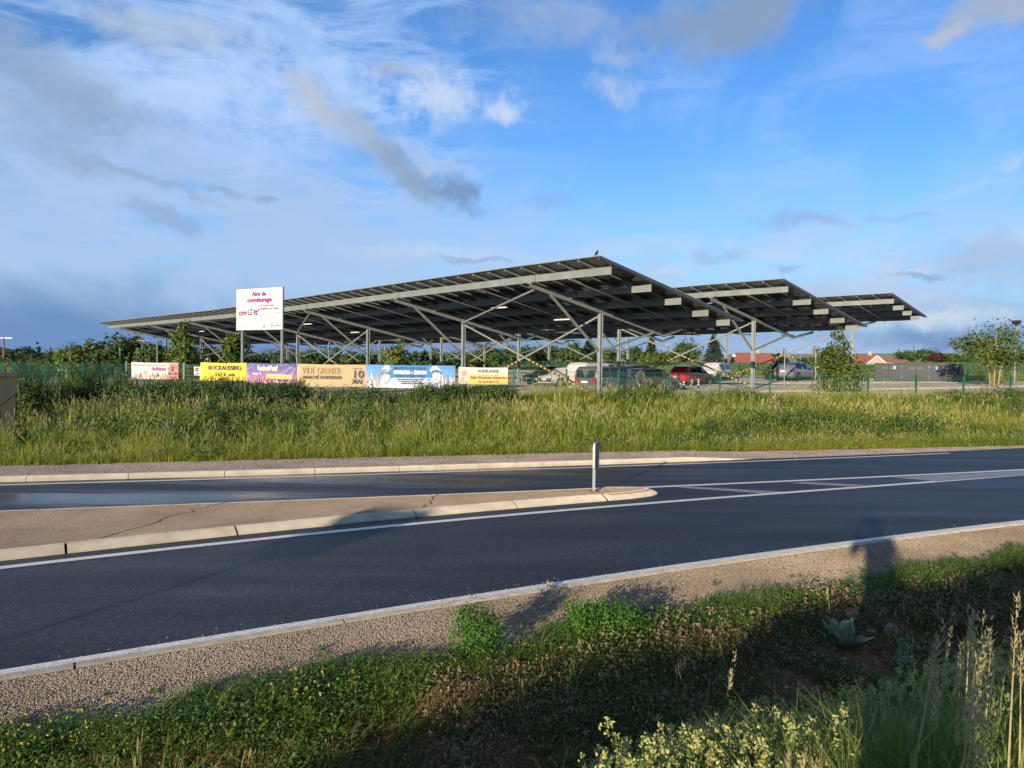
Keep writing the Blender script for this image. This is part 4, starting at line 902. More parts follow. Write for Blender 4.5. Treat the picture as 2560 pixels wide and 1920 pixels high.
# ------------------------------------------------------------------ vehicles
def vehicle(name,label,cat,pos,heading,L,Wd,stations,paint,glass_side,glass_ends,wheels,wr=0.33,rim='rim',group=None,lamps='rear',roofbars=False,extra=None,twotone=None):
    """stations: x, bottom, belt, roof, half width at belt, half width at roof (x runs from the rear forwards)"""
    root=empty(name,pos,math.pi/2-heading); tag(root,label,cat,group)
    rows=[]
    w=Wd/2
    for (x,zb_,zl,zr,wb,wf) in stations:
        k=1.0 if abs(x)<L/2-0.35 else 0.93
        rows.append([(0,zb_),(w*0.88*k,zb_),(w*k,zb_+0.16),(w*1.0*k,zl-0.22),(wb,zl),(wf,max(zr-0.05,zl)),(wf*0.82,zr) if zr>zl+0.02 else (wb*0.6,zl+0.02),(0,max(zr,zl)+0.025)])
    full=[[(x,y,z) for (y,z) in r]+[(x,-y,z) for (y,z) in r[-2:0:-1]] for (x,*_),r in zip(stations,rows)]
    n=len(full[0]); mb=MB()
    mb.add([p for r in full for p in r],[(i*n+j,(i+1)*n+j,(i+1)*n+(j+1)%n,i*n+(j+1)%n) for i in range(len(full)-1) for j in range(n)])
    mb.add(full[0],[tuple(range(n))]); mb.add(full[-1],[tuple(range(n))[::-1]])
    me=mb.mesh('body',paint,True)
    try: me.set_sharp_from_angle(angle=R(32))
    except Exception: pass
    link('body',me,root)
    def P(i,j,sg): y,z=rows[i][j]; return Vector((stations[i][0],y*sg,z))
    def pane(nm,q,mat,offn,ins=0.05):
        c=sum(q,Vector())/4; q=[p.lerp(c,ins) for p in q]; nn=(q[1]-q[0]).cross(q[3]-q[0]).normalized()
        if nn.dot(offn)<0: nn=-nn
        a=[p+nn*0.008 for p in q]; b=[p-nn*0.01 for p in q]
        return MB().add(a+b,[(0,1,2,3),(7,6,5,4)]+[(i,(i+1)%4,4+(i+1)%4,4+i) for i in range(4)]).build(nm,mat,root)
    for sg in(-1,1):
        for (i0,i1) in glass_side: pane('side_window',[P(i0,4,sg),P(i1,4,sg),P(i1,5,sg),P(i0,5,sg)],M['glass'],Vector((0,sg,0.3)),0.07)
    for nm,i0,i1,dx in glass_ends:
        q=[P(i0,6,1) if rows[i0][5][1]>rows[i0][4][1]+0.02 else P(i0,4,1)*1.0,None,None,None]
        def E_(i,sg):
            y,z=rows[i][5]; 
            return Vector((stations[i][0],sg*min(y*0.93,y-0.03),z))
        q=[E_(i0,1),E_(i0,-1),E_(i1,-1),E_(i1,1)]; pane(nm,q,M['glass'],Vector((dx,0,0.4)),0.04)
    for x in wheels:
        for sg in(-1,1):
            mb=MB(); yy=sg*(w+0.004)
            vs=[(x+(wr+0.07)*math.cos(t),yy,wr+0.0+(wr+0.07)*math.sin(t)) for t in np.linspace(-0.25,math.pi+0.25,18)]
            mb.add(vs,[tuple(range(18)) if sg<0 else tuple(range(18))[::-1]]); mb.build('wheel_arch',M['trim'],root)
            wo=empty('wheel',(x,sg*(w-0.09),wr)); wo.parent=root
            mb=MB(); mb.tube([(0,-0.105,0),(0,-0.09,0),(0,0.09,0),(0,0.105,0)],[wr*0.93,wr,wr,wr*0.93],20); mb.build('tyre',M['tyre'],wo,smooth=False)
            mb=MB(); mb.tube([(0,sg*0.10,0),(0,sg*0.118,0)],[wr*0.66,wr*0.62],16)
            for k in range(5):
                t=k*2*math.pi/5; mb.bar((0,sg*0.120,0),(wr*0.6*math.cos(t),sg*0.120,wr*0.6*math.sin(t)),0.05,0.012,(0,1,0))
            mb.build('rim',M[rim],wo)
    xr=-L/2; xf=L/2
    b=stations[0]; zl=b[2]
    mb=MB(); mb.box((xr-0.01,0,b[1]+0.22),(0.10,Wd*0.86,0.30)); mb.build('rear_bumper',M['trim'] if twotone else paint,root)
    mb=MB(); mb.box((xf-0.01,0,stations[-1][1]+0.20),(0.10,Wd*0.84,0.28)); mb.build('front_bumper',M['trim'],root)
    mb=MB(); mb.box((xr-0.065,0,b[1]+(0.46 if lamps!='low' else 0.25)),(0.015,0.50,0.11)); mb.build('number_plate',M['plate'],root)
    mb=MB(); mb.box((xf+0.045,0,stations[-1][1]+0.25),(0.015,0.50,0.11)); mb.build('number_plate',M['plate'],root)
    for sg in(-1,1):
        mb=MB(); mb.box((xr+0.03,sg*(w*0.93-0.13),zl-0.13),(0.13,0.26,0.20 if lamps!='tall' else 0.34)); mb.build('tail_light',M['tail'],root)
        mb=MB(); mb.box((xf-0.06,sg*(w*0.93-0.16),stations[-1][2]-0.12),(0.16,0.34,0.14),Matrix.Rotation(R(-12*sg),3,'Z')); mb.build('headlight',M['head'],root)
    i=glass_side[-1][1]; xm=stations[i][0]-0.1
    for sg in(-1,1):
        mb=MB(); mb.box((xm,sg*(w+0.10),stations[i][2]+0.05),(0.10,0.20,0.15)); mb.build('mirror',M['trim'],root)
        for (i0,i1) in glass_side[-2:]:
            xx=stations[i0][0]+0.16; mb=MB(); mb.box((xx,sg*(w*1.0+0.006),stations[i0][2]-0.17),(0.18,0.02,0.03)); mb.build('door_handle',M['trim'] if twotone else paint,root)
            mb=MB(); mb.box((stations[i0][0],sg*(w+0.001),(stations[i0][2]+stations[i0][1])/2+0.02),(0.012,0.006,(stations[i0][2]-stations[i0][1])*0.72)); mb.build('door_gap',M['trim'],root)
        mb=MB(); mb.box((0,sg*(w*0.99),stations[2][1]+0.07),(wheels[1]-wheels[0]-2*wr-0.15,0.03,0.10)); mb.build('sill_trim',M['trim'],root)
    if roofbars:
        zz=max(s[3] for s in stations)+0.03
        for sg in(-1,1):
            mb=MB(); mb.tube([(-L*0.30,sg*w*0.66,zz-0.05),(-L*0.27,sg*w*0.66,zz+0.03),(L*0.12,sg*w*0.66,zz+0.03),(L*0.16,sg*w*0.66,zz-0.06)],0.018,6); mb.build('roof_bar',M['trim'],root)
    mb=MB(); mb.box((0,0,0.24),(L*0.86,Wd*0.8,0.14)); mb.build('underbody',M['trim'],root)
    return root
def at(px,Y,py=940):
    p=on_y(px,py,Y); return float(p[0]),float(Y),float(park(p[0],Y))+0.03
HD=R(48); hv=np.array([math.sin(HD),math.cos(HD)])
def behind(px,Y,L,rev=False):       # stands with its rear (or nose, rev) at px,Y
    x,y,z=at(px,Y); c=np.array([x,y])+hv*(L/2); return (c[0],c[1],float(park(c[0],c[1]))+0.02)
def st_van(L,H,w): return [(-L/2,0.34,1.02,1.06,w*.97,w*.93),(-L/2+0.06,0.28,1.06,H-0.16,w,w*.90),(-L/2+0.22,0.26,1.06,H-0.02,w,w*.88),(-L*0.20,0.24,1.05,H,w,w*.87),(L*0.02,0.24,1.03,H,w,w*.87),(L*0.17,0.24,1.02,H-0.06,w,w*.84),(L*0.33,0.24,1.00,1.06,w*.98,w*.80),(L/2-0.12,0.26,0.92,0.94,w*.90,w*.7),(L/2,0.30,0.72,0.74,w*.82,w*.6)]
GSV=[(2,3),(3,4),(4,5)]
def st_hatch(L,H,w,belt=0.92,tail=0.42,nose=0.72): return [(-L/2,0.36,belt-0.02,belt,w*.93,w*.8),(-L/2+0.10,0.28,belt+0.02,belt+0.12,w*.97,w*.80),(-L/2+tail,0.25,belt+0.02,H-0.08,w,w*.78),(-L*0.14,0.24,belt,H,w,w*.77),(L*0.05,0.24,belt-0.02,H-0.02,w,w*.76),(L*0.13,0.24,belt-0.03,H-0.12,w,w*.75),(L*0.27,0.24,belt-0.04,belt+0.0,w*.98,w*.72),(L/2-0.18,0.26,belt-0.16,belt-0.14,w*.90,w*.6),(L/2,0.30,nose-0.10,nose-0.08,w*.80,w*.5)]
GSH=[(2,3),(3,4),(4,5)]
grp='cars parked under and around the canopies'
vehicle('parked_van','silver grey family van with a glazed tailgate, parked behind the nearest column','van',behind(1463,43.0,4.1),HD,4.1,1.74,st_van(4.1,1.70,0.87),carpaint('silver_grey_paint',(0.145,0.15,0.165),0.3,0.5),GSV,[('rear_window',0,1,-1),('windscreen',5,6,1)],(-1.28,1.40),0.32,group=grp,lamps='tall')
vehicle('parked_van','white panel van half hidden behind the silver grey van','van',behind(1440,46.5,4.2),HD,4.2,1.80,st_van(4.2,1.90,0.90),carpaint('white_paint',(0.40,0.41,0.42)),[(4,5)],[('windscreen',5,6,1)],(-1.3,1.40),0.32,group=grp,lamps='tall',twotone=True)
vehicle('parked_car','bronze grey car with red tail lamps, between the silver van and the red car','car',behind(1570,46.0,4.45),HD,4.45,1.82,st_hatch(4.45,1.52,0.91,0.95,0.55),carpaint('bronze_paint',(0.115,0.10,0.085),0.3,0.5),GSH,[('rear_window',1,2,-1),('windscreen',5,6,1)],(-1.32,1.35),0.33,rim='rimdark',group=grp)
vehicle('parked_car','dark blue car of which only the roof shows behind the bronze grey car','car',behind(1552,53.0,4.4),HD,4.4,1.80,st_hatch(4.4,1.60,0.90,0.98,0.45),carpaint('dark_blue_paint',(0.015,0.022,0.05)),GSH,[('rear_window',1,2,-1),('windscreen',5,6,1)],(-1.3,1.34),0.34,group=grp)
vehicle('parked_car','small bright red hatchback, the only red car','car',behind(1692,57.0,3.95),HD,3.95,1.72,st_hatch(3.95,1.50,0.86,0.95,0.50),carpaint('red_paint',(0.42,0.012,0.022)),GSH,[('rear_window',1,2,-1),('windscreen',5,6,1)],(-1.22,1.25),0.31,group=grp,lamps='low')
vehicle('parked_car','white estate car with black roof bars behind the red hatchback','car',(lambda p:(p[0],p[1],float(park(p[0],p[1]))+0.02))(at(1784,66.5)),HD+math.pi*0.93,4.5,1.80,st_hatch(4.5,1.64,0.90,0.98,0.20),carpaint('white_paint_estate',(0.55,0.56,0.58)),GSH,[('rear_window',1,2,-1),('windscreen',5,6,1)],(-1.40,1.45),0.34,group=grp,roofbars=True,rim='rimdark')
vehicle('parked_car','silver sport utility car standing alone behind the round sign poles','car',behind(1958,64.5,4.5),HD,4.5,1.88,st_hatch(4.5,1.60,0.94,1.00,0.65,0.80),carpaint('silver_paint',(0.20,0.22,0.25),0.3,0.4),GSH,[('rear_window',1,2,-1),('windscreen',5,6,1)],(-1.36,1.38),0.37,rim='rimdark',group=grp)
vehicle('parked_car','black car seen nose first, left of the white van','car',(lambda p:(p[0],p[1],float(park(p[0],p[1]))+0.02))(at(1372,60.0)),HD+math.pi,4.4,1.80,st_hatch(4.4,1.48,0.90,0.93,0.5),carpaint('black_paint',(0.012,0.013,0.016)),GSH,[('rear_window',1,2,-1),('windscreen',5,6,1)],(-1.3,1.34),0.33,group=grp)
vehicle('parked_car','pale grey car between the black car and the white van','car',(lambda p:(p[0],p[1],float(park(p[0],p[1]))+0.02))(at(1410,57.0)),HD+math.pi,4.2,1.76,st_hatch(4.2,1.46,0.88,0.92,0.5),carpaint('pale_grey_paint',(0.50,0.50,0.50)),GSH,[('rear_window',1,2,-1),('windscreen',5,6,1)],(-1.25,1.30),0.32,group=grp)
# ------------------------------------------------------------------ street furniture
def bike_lockers():
    be=R(40); Lr=6.35; pr=on_y(2404,935,60.5); cx=pr[0]-Lr/2*math.cos(be); cy=60.5+Lr/2*math.sin(be)
    z0=float(on_y(2300,957,cy)[2]); Hh=float(on_y(2300,909.5,cy)[2])-z0; root=empty('bike_lockers',(cx,cy,z0),-be); tag(root,'long row of grey bicycle lockers with curved ends on the gravel','bike locker')
    D=2.0
    mb=MB(); prof=[(-D/2,0.06),(D/2,0.06),(D/2,Hh*0.60),(D/2-0.25,Hh*0.78),(D/2-0.7,Hh*0.93),(D/2-1.2,Hh),(-D/2,Hh)]; n=len(prof)
    mb.add([(-Lr/2,y,z) for y,z in prof]+[(Lr/2,y,z) for y,z in prof],[tuple(range(n)),tuple(range(n,2*n))[::-1]]+[(i,n+i,n+(i+1)%n,(i+1)%n) for i in range(n)])
    mb.build('shell',M['lockergrey'],root)
    mb=MB(); mb.box((0,0,-0.06),(Lr+0.3,D+0.4,0.2)); mb.build('base_slab',M['edge'],root)
    dw=(Lr-0.2)/6
    for k in range(6):
        x=-Lr/2+0.1+dw*(k+0.5)
        d=empty('door',(x,-D/2-0.012,0)); d.parent=root
        def door():
            mb=MB(); w=dw/2-0.035; zt_=Hh-0.09; r=0.14
            pl=[(-w,0.12),(w,0.12),(w,zt_-r)]+[(w-r+r*math.cos(t),zt_-r+r*math.sin(t)) for t in np.linspace(0,math.pi/2,5)[1:]]+[(-w,zt_)]
            mb.add([(a,-0.012,b) for a,b in pl]+[(a,0.01,b) for a,b in pl],[tuple(range(len(pl)))]+[(i,len(pl)+i,len(pl)+(i+1)%len(pl),(i+1)%len(pl)) for i in range(len(pl))]); return mb.mesh('door_leaf',M['lockerdoor'])
        l=link('door_leaf',cmesh('door',door),d); 
        if k%2==0: l.scale=(-1,1,1)
        s=1 if k%2==0 else -1
        mb=MB(); mb.disc((s*dw*0.20,-0.020,Hh*0.76),dw*0.27,18,'y',0.12); o=mb.build('oval_patch',M['lockerlight'],d)
        mb=MB(); mb.box((-s*(dw/2-0.06),-0.03,Hh*0.84),(0.03,0.03,0.10)); mb.box((-s*(dw/2-0.06),-0.03,Hh*0.30),(0.03,0.03,0.10)); mb.build('hinge',M['galv'],d)
        mb=MB(); mb.box((s*(dw/2-0.16),-0.03,Hh*0.36),(0.025,0.03,0.42)); mb.build('handle',M['lockerlight'],d)
        if k in (1,4):
            mb=MB(); mb.box((-0.05 if k==1 else 0.05,-0.032,Hh*0.79),(0.26,0.012,0.32)); sg=mb.build('blue_sticker',M['bluesign'],d)
            mb=MB(); mb.disc(((-0.05 if k==1 else 0.05),-0.040,Hh*0.82),0.06,12,'y'); mb.add([((-0.05 if k==1 else 0.05)+a,-0.040,Hh*0.79+b) for a,b in [(-0.08,-0.12),(0.08,-0.12),(0.08,-0.07),(-0.08,-0.07)]],[(0,1,2,3)]); mb.build('sticker_print',M['white'],d)
    for k in range(1,3):
        mb=MB(); mb.box((-Lr/2+0.1+dw*2*k,-D/2-0.02,Hh/2),(0.07,0.05,Hh-0.1)); mb.build('divider',M['lockerlight'],root)
    mb=MB(); mb.box((0,-D/2+0.02,Hh+0.01),(Lr+0.05,0.14,0.035)); mb.build('eave_strip',M['lockerlight'],root)
bike_lockers()
def round_sign(px,pyc,pyb,Y,rpx,label,face):
    p=on_y(px,pyc,Y); z0=float(park(p[0],Y)); zc=float(p[2])-z0; r=rpx/FPX*Y
    root=empty('round_sign',(p[0],Y,z0),face); tag(root,label,'road sign','round signs seen from behind in the car park')
    mb=MB(); mb.tube([(0,-0.035,-0.3),(0,-0.035,zc+r*0.85)],0.035,8); mb.build('pole',M['galv'],root)
    mb=MB(); mb.tube([(0,0.0,zc),(0,0.02,zc)],[r,r],26); d=mb.build('disc',M['signback'],root)
    mb=MB(); n=26
    ring=[(q*math.cos(2*math.pi*k/n),-0.006 if q<r else 0.0,zc+q*math.sin(2*math.pi*k/n)) for q in (r*0.94,r*1.03) for k in range(n)]
    mb.add(ring,[(k,(k+1)%n,n+(k+1)%n,n+k) for k in range(n)]); mb.build('rim',M['galv'],root)
    for zz in(-0.45,0.45):
        mb=MB(); mb.box((0,-0.02,zc+zz*r),(0.9*r,0.03,0.05)); mb.build('clamp',M['galv'],root)
round_sign(1961,881,968,54,11,'round sign on a pole seen edge on from behind, in front of the silver car',R(52))
round_sign(2039,877,964,52,12,'broader round sign seen from behind, between the silver car and the leafy tree',R(28))
round_sign(519,902,930,70,8,'round sign seen from behind just above the left end of the yellow banner',R(40))
def bollard(px,pyt,pyb,Y,label):
    p=on_y(px,pyb,Y); z0=float(park(p[0],Y))+0.02; h=(pyb-pyt)/FPX*Y
    root=empty('bollard',(p[0],Y,z0)); tag(root,label,'bollard','black and white bollards by the red car')
    mb=MB(); mb.tube([(0,0,-0.02),(0,0,0.03),(0,0,0.05),(0,0,h-0.03),(0,0,h)],[0.10,0.09,0.06,0.06,0.045],12); mb.build('post',M['trim'],root,smooth=False)
    for k in range(3):
        z=h-0.10-k*0.16; mb=MB(); mb.tube([(0,0,z-0.045),(0,0,z+0.045)],0.064,12); mb.build('white_band',M['white'],root)
bollard(1746,946.5,970.5,52.5,'black bollard with three white bands in front of the red hatchback')
bollard(1709,950,972,50.5,'banded bollard at the rear corner of the red hatchback')
bollard(1676,947,970,49.0,'banded bollard between the bronze grey car and the red hatchback')
def lamp(px,pyt,Y,label,double,arm,rz=0.0,hr=0.3):
    p=on_y(px,pyt,Y); z0=float(park(p[0],Y)) if Y<100 else float(zt(p[0],Y)); h=float(p[2])-z0
    root=empty('street_lamp',(p[0],Y,z0),rz); tag(root,label,'street lamp')
    mb=MB(); mb.tube([(0,0,-0.3),(0,0,0.9),(0,0,0.95),(0,0,h-0.05)],[0.085,0.085,0.065,0.05],10); mb.build('pole',M['lampdark'] if arm else M['postgrey'],root)
    if double:
        mb=MB(); mb.add([(-hr,-hr,h),(hr,-hr,h),(hr,hr,h),(-hr,hr,h),(-hr*0.72,-hr*.72,h-0.26),(hr*0.72,-hr*.72,h-0.26),(hr*.72,hr*.72,h-0.26),(-hr*.72,hr*.72,h-0.26)],[(0,1,2,3),(7,6,5,4),(0,4,5,1),(1,5,6,2),(2,6,7,3),(3,7,4,0)]); mb.box((0,0,h+0.03),(hr*2.1,hr*2.1,0.05)); mb.box((0,0,h-0.33),(0.12,0.12,0.14)); mb.build('lamp_head',M['lampdark'],root)
    if arm:
        mb=MB(); mb.box((-0.25,0,h),(0.6,0.07,0.05)); mb.box((-0.62,0,h+0.02),(0.5,0.22,0.09),Matrix.Rotation(R(6),3,'Y')); mb.build('lamp_head',M['lampdark'],root)
lamp(2541,803,58,'grey street lamp with a square dark head at the right edge beside the multi-stem tree',True,False,R(20),0.24)
lamp(372.5,852,62,'dark street lamp with an arm, under the far end of the nearest canopy',False,True)
lamp(393,847,66,'plain slim pole just right of the armed street lamp',False,False)
lamp(300,868,75,'short thin pole in front of the woods, left of the armed street lamp',False,False)
def island_sign():
    x,y,_=on_z(1484,1228,0.086); z0=0.086; h=float(on_y(1487,1108,y)[2])-z0
    root=empty('traffic_sign',(x,y,z0)); tag(root,'small traffic sign seen nearly edge on from behind on the nose of the traffic island','road sign')
    mb=MB(); mb.box((0,0,h/2-0.05),(0.048,0.048,h+0.1)); mb.build('post',M['galv'],root)
    pw,ph=0.42,0.46; zc=h-ph/2-0.0; rot=None
    pan=empty('sign_panel',(0.03,0.035,zc),R(73)); pan.parent=root
    def rr(w,h_,r): return [(sx*(w/2-r)+r*math.cos(t),sz*(h_/2-r)+r*math.sin(t)) for sx,sz,a in ((1,1,0),(-1,1,90),(-1,-1,180),(1,-1,270)) for t in [R(a),R(a+30),R(a+60),R(a+90)]]
    pl=rr(pw,ph,0.06); n=len(pl); mb=MB(); mb.add([(a,-0.004,b) for a,b in pl]+[(a,0.004,b) for a,b in pl],[tuple(range(n)),tuple(range(n,2*n))[::-1]]+[(i,n+i,n+(i+1)%n,(i+1)%n) for i in range(n)]); mb.build('plate',M['signback'],pan)
    pl2=rr(pw+0.012,ph+0.012,0.064); mb=MB()
    mb.add([(a,-0.028,b) for a,b in pl2]+[(a,0.010,b) for a,b in pl2],[(i,n+i,n+(i+1)%n,(i+1)%n) for i in range(n)]); mb.build('folded_edge',M['cream'],pan)
    for zz in(-0.13,0.12):
        mb=MB(); mb.box((0,0,zc+zz),(0.075,0.065,0.035)); mb.tube([(0.03,0.0,zc+zz),(0.07,0.01,zc+zz)],0.014,6); mb.build('clamp',M['galv'],root)
    mb=MB(); mb.prism(ell(0,0,0.10,0.08,10),-0.01,0.012); mb.build('footing',M['soil'],root)
island_sign()
def cabinet():
    Y=20.0; x1=float(on_y(42,960,Y)[0]); top=float(on_y(20,934,Y)[2]); z0=float(zt(x1-0.8,Y)); h=top-z0; w=1.9
    root=empty('electrical_cabinet',(x1-w*0.39,Y-w*0.30,z0),R(37)); tag(root,'olive grey electrical cabinet at the left edge in front of the brambles','cabinet')
    mb=MB(); mb.box((0,0.4,h/2-0.1),(w-0.04,0.8,h)); mb.build('housing',M['olive'],root)
    mb=MB(); mb.box((0,0.4,h-0.03),(w+0.04,0.9,0.10)); mb.build('roof',M['olive'],root)
    for k,xa in enumerate((-w/4,w/4)):
        d=empty('door',(xa,-0.012,0)); d.parent=root
        mb=MB(); mb.box((0,0,h/2-0.1),(w/2-0.05,0.02,h-0.25)); mb.build('door_leaf',M['olive'],d)
        for sg in(-1,1):
            mb=MB(); mb.bar((0,-0.016,h*0.52),(sg*(w/4-0.06),-0.016,h*0.72),0.018,0.02); mb.bar((sg*(w/4-0.06),-0.016,0.1),(sg*(w/4-0.06),-0.016,h*0.72),0.018,0.02); mb.build('pressed_rib',M['olive'],d)
        mb=MB(); mb.bar((0,-0.02,0.05),(0,-0.02,h*0.52),0.06,0.03); mb.build('pressed_rib',M['postgrey'],d)
cabinet()
def utility_pole(px,pyt,Y,label,mat,arm=0.0,r=0.14):
    p=on_y(px,pyt,Y); z0=float(zt(p[0],Y)); h=float(p[2])-z0; root=empty('utility_pole',(p[0],Y,z0)); tag(root,label,'utility pole')
    mb=MB(); mb.tube([(0,0,-0.5),(0,0,h)],[r*1.2,r*0.8],8); mb.build('pole',mat,root)
    if arm:
        mb=MB(); mb.box((0,0,h-0.1),(arm,0.12,0.12)); mb.build('crossarm',M['galv'],root)
        for x in(-arm*0.45,0,arm*0.45):
            mb=MB(); mb.tube([(x,0,h),(x,0,h+0.25)],0.05,6); mb.build('insulator',M['galv'],root)
rust=plain('rusty_steel',(0.22,0.10,0.06),0.8,var=0.3)
utility_pole(9,843,95,'brown power pole with a white crossarm at the left edge above the woods',rust,2.3,0.13)
utility_pole(1671,862,128,'wooden power pole in front of the round tree behind the red car',M['bark'],0.8,0.10)
utility_pole(2002,882,140,'thin power pole standing on the field edge beside the far red roof',M['postgrey'],0.6,0.09)
# ------------------------------------------------------------------ houses beyond the field
def house(px0,px1,ridge,eave,Y,depth,label,roofm,wall,gable=False,chim=None,gz=None,rz=0.0):
    a=on_y(px0,eave,Y); b=on_y(px1,eave,Y); w=b[0]-a[0]; cx=(a[0]+b[0])/2; ze=float(on_y((px0+px1)/2,eave,Y)[2]); zr=float(on_y((px0+px1)/2,ridge,Y)[2]); g=float(zt(cx,Y))-1.2 if gz is None else gz
    root=empty('house',(cx,Y+depth/2,g),rz); tag(root,label,'house'); ze-=g; zr-=g
    mb=MB()
    if not gable:
        x=w/2-0.25; mb.add([(-x,-depth/2+0.3,0),(x,-depth/2+0.3,0),(x,depth/2-0.3,0),(-x,depth/2-0.3,0),(-x,-depth/2+0.3,ze),(x,-depth/2+0.3,ze),(x,depth/2-0.3,ze),(-x,depth/2-0.3,ze),(-x,0,zr-0.15),(x,0,zr-0.15)],[(0,1,5,4),(1,2,6,9,5),(2,3,7,6),(3,0,4,8,7)])
        mb.build('wall',wall,root)
        hip=w*0.06
        mb=MB(); top=[(-w/2+hip,0,zr),(w/2-hip,0,zr)]
        mb.add([(-w/2-0.2,-depth/2,ze-0.1),(w/2+0.2,-depth/2,ze-0.1),(w/2+0.2,depth/2,ze-0.1),(-w/2-0.2,depth/2,ze-0.1)]+top+[(-w/2-0.2,-depth/2,ze-0.28),(w/2+0.2,-depth/2,ze-0.28),(w/2+0.2,depth/2,ze-0.28),(-w/2-0.2,depth/2,ze-0.28)],[(0,1,5,4),(1,2,5),(2,3,4,5),(3,0,4),(6,7,1,0),(7,8,2,1),(8,9,3,2),(9,6,0,3),(9,8,7,6)]); roof=mb.build('roof',roofm,root)
        mb=MB(); mb.box((0,-depth/2-0.03,ze-0.19),(w+0.3,0.06,0.16)); mb.build('gutter',M['whitewall'],root)
    else:
        x=w/2-0.2; mb.add([(-x,-depth/2,0),(x,-depth/2,0),(x,-depth/2,ze),(0,-depth/2,zr-0.2),(-x,-depth/2,ze),(-x,depth/2,0),(x,depth/2,0),(x,depth/2,ze),(0,depth/2,zr-0.2),(-x,depth/2,ze)],[(0,1,2,3,4),(9,8,7,6,5),(1,6,7,2),(5,0,4,9)]); mb.build('wall',wall,root)
        mb=MB(); y0,y1=-depth/2-0.3,depth/2+0.3
        for sg in(-1,1):
            p=[(0,zr),(sg*(w/2+0.15),ze-0.15),(sg*(w/2+0.15),ze-0.37),(0,zr-0.22)]; mb.add([(q,y0,z) for q,z in p]+[(q,y1,z) for q,z in p],[(0,1,2,3),(7,6,5,4),(0,4,5,1),(1,5,6,2),(2,6,7,3),(3,7,4,0)])
        roof=mb.build('roof',roofm,root)
        mb=MB()
        for sg in(-1,1): mb.bar((0,y0-0.03,zr-0.1),(sg*(w/2+0.1),y0-0.03,ze-0.25),0.05,0.28,(0,0,1))
        mb.build('bargeboard',M['whitewall'],root)
        mb=MB(); mb.box((-w*0.18,-depth/2-0.02,ze*0.9),(0.9,0.04,0.7)); mb.build('shutter',M['white'],root)
    if chim:
        mb=MB(); mb.box((chim*w,0,zr+0.15),(0.45,0.45,1.0)); mb.build('chimney',M['render'],roof)
    return root
house(1848,1958,881,908,150,9,'house with a long dark red tiled roof and pale eaves behind the field',M['rooftile'],M['whitewall'],False,0.08)
house(2158,2222,888.5,914,126,10,'cream gabled house with a red roof left of the bicycle lockers',M['rooftile'],M['render'],True)
house(2126,2230,886.5,905,134,8,'red roofed wing standing behind the cream gabled house',M['rooftile'],M['whitewall'],False,0.22,gz=0.5)
house(2252,2292,898.5,912,150,8,'low dark brown roof between the trees above the bicycle lockers',M['darkroof'],M['render'],False)
house(2374,2404,893,912,165,8,'small pinkish roof among the trees right of the copper tree',M['rooftile'],M['whitewall'],False)
house(148,172,905,922,85,4,'small beige shed behind the left fence and its climbing shrub',M['render'],M['render'],False)
# ------------------------------------------------------------------ scattering on the ground (for what nobody could count)
PROTO=[]
def proto(name,me):
    o=bpy.data.objects.new(name,me); return o
def scatter(name,label,P,scl,idx,protos,tilt=None,rz=None):
    P=np.asarray(P,np.float32); n=len(P)
    c=bpy.data.collections.new(name+'_kinds')
    for i,me in enumerate(protos): c.objects.link(bpy.data.objects.new('%s_%02d'%(name,i),me))
    me=bpy.data.meshes.new(name); me.vertices.add(n); me.vertices.foreach_set('co',P.ravel())
    def att(nm,t,v): a=me.attributes.new(nm,t,'POINT'); a.data.foreach_set('value' if t!='FLOAT_VECTOR' else 'vector',v)
    att('scl','FLOAT',np.asarray(scl,np.float32)); att('idx','INT',np.asarray(idx,np.int32))
    rot=np.zeros((n,3),np.float32); rot[:,2]=rng.uniform(0,6.283,n) if rz is None else rz
    if tilt is not None: rot[:,0]=rng.normal(0,tilt,n); rot[:,1]=rng.normal(0,tilt,n)
    att('rot','FLOAT_VECTOR',rot.ravel())
    ng=bpy.data.node_groups.new(name,'GeometryNodeTree'); ng.interface.new_socket('Geometry',in_out='INPUT',socket_type='NodeSocketGeometry'); ng.interface.new_socket('Geometry',in_out='OUTPUT',socket_type='NodeSocketGeometry')
    N=ng.nodes; L=ng.links; gi=N.new('NodeGroupInput'); go=N.new('NodeGroupOutput'); ip=N.new('GeometryNodeInstanceOnPoints'); ci=N.new('GeometryNodeCollectionInfo')
    ci.inputs['Collection'].default_value=c; ci.inputs['Separate Children'].default_value=True; ci.inputs['Reset Children'].default_value=True
    def na(nm,t):
        a=N.new('GeometryNodeInputNamedAttribute'); a.data_type=t; a.inputs['Name'].default_value=nm; return a.outputs['Attribute']
    m2p=N.new('GeometryNodeMeshToPoints'); L.new(gi.outputs[0],m2p.inputs[0]); L.new(m2p.outputs[0],ip.inputs['Points'])
    L.new(ci.outputs[0],ip.inputs['Instance']); ip.inputs['Pick Instance'].default_value=True
    L.new(na('idx','INT'),ip.inputs['Instance Index']); L.new(na('scl','FLOAT'),ip.inputs['Scale'])
    e2r=N.new('FunctionNodeEulerToRotation'); L.new(na('rot','FLOAT_VECTOR'),e2r.inputs[0]); L.new(e2r.outputs[0],ip.inputs['Rotation'])
    L.new(ip.outputs[0],go.inputs[0])
    o=link(name,me); m=o.modifiers.new('scatter','NODES'); m.node_group=ng; tag(o,label,None,None,'stuff'); return o
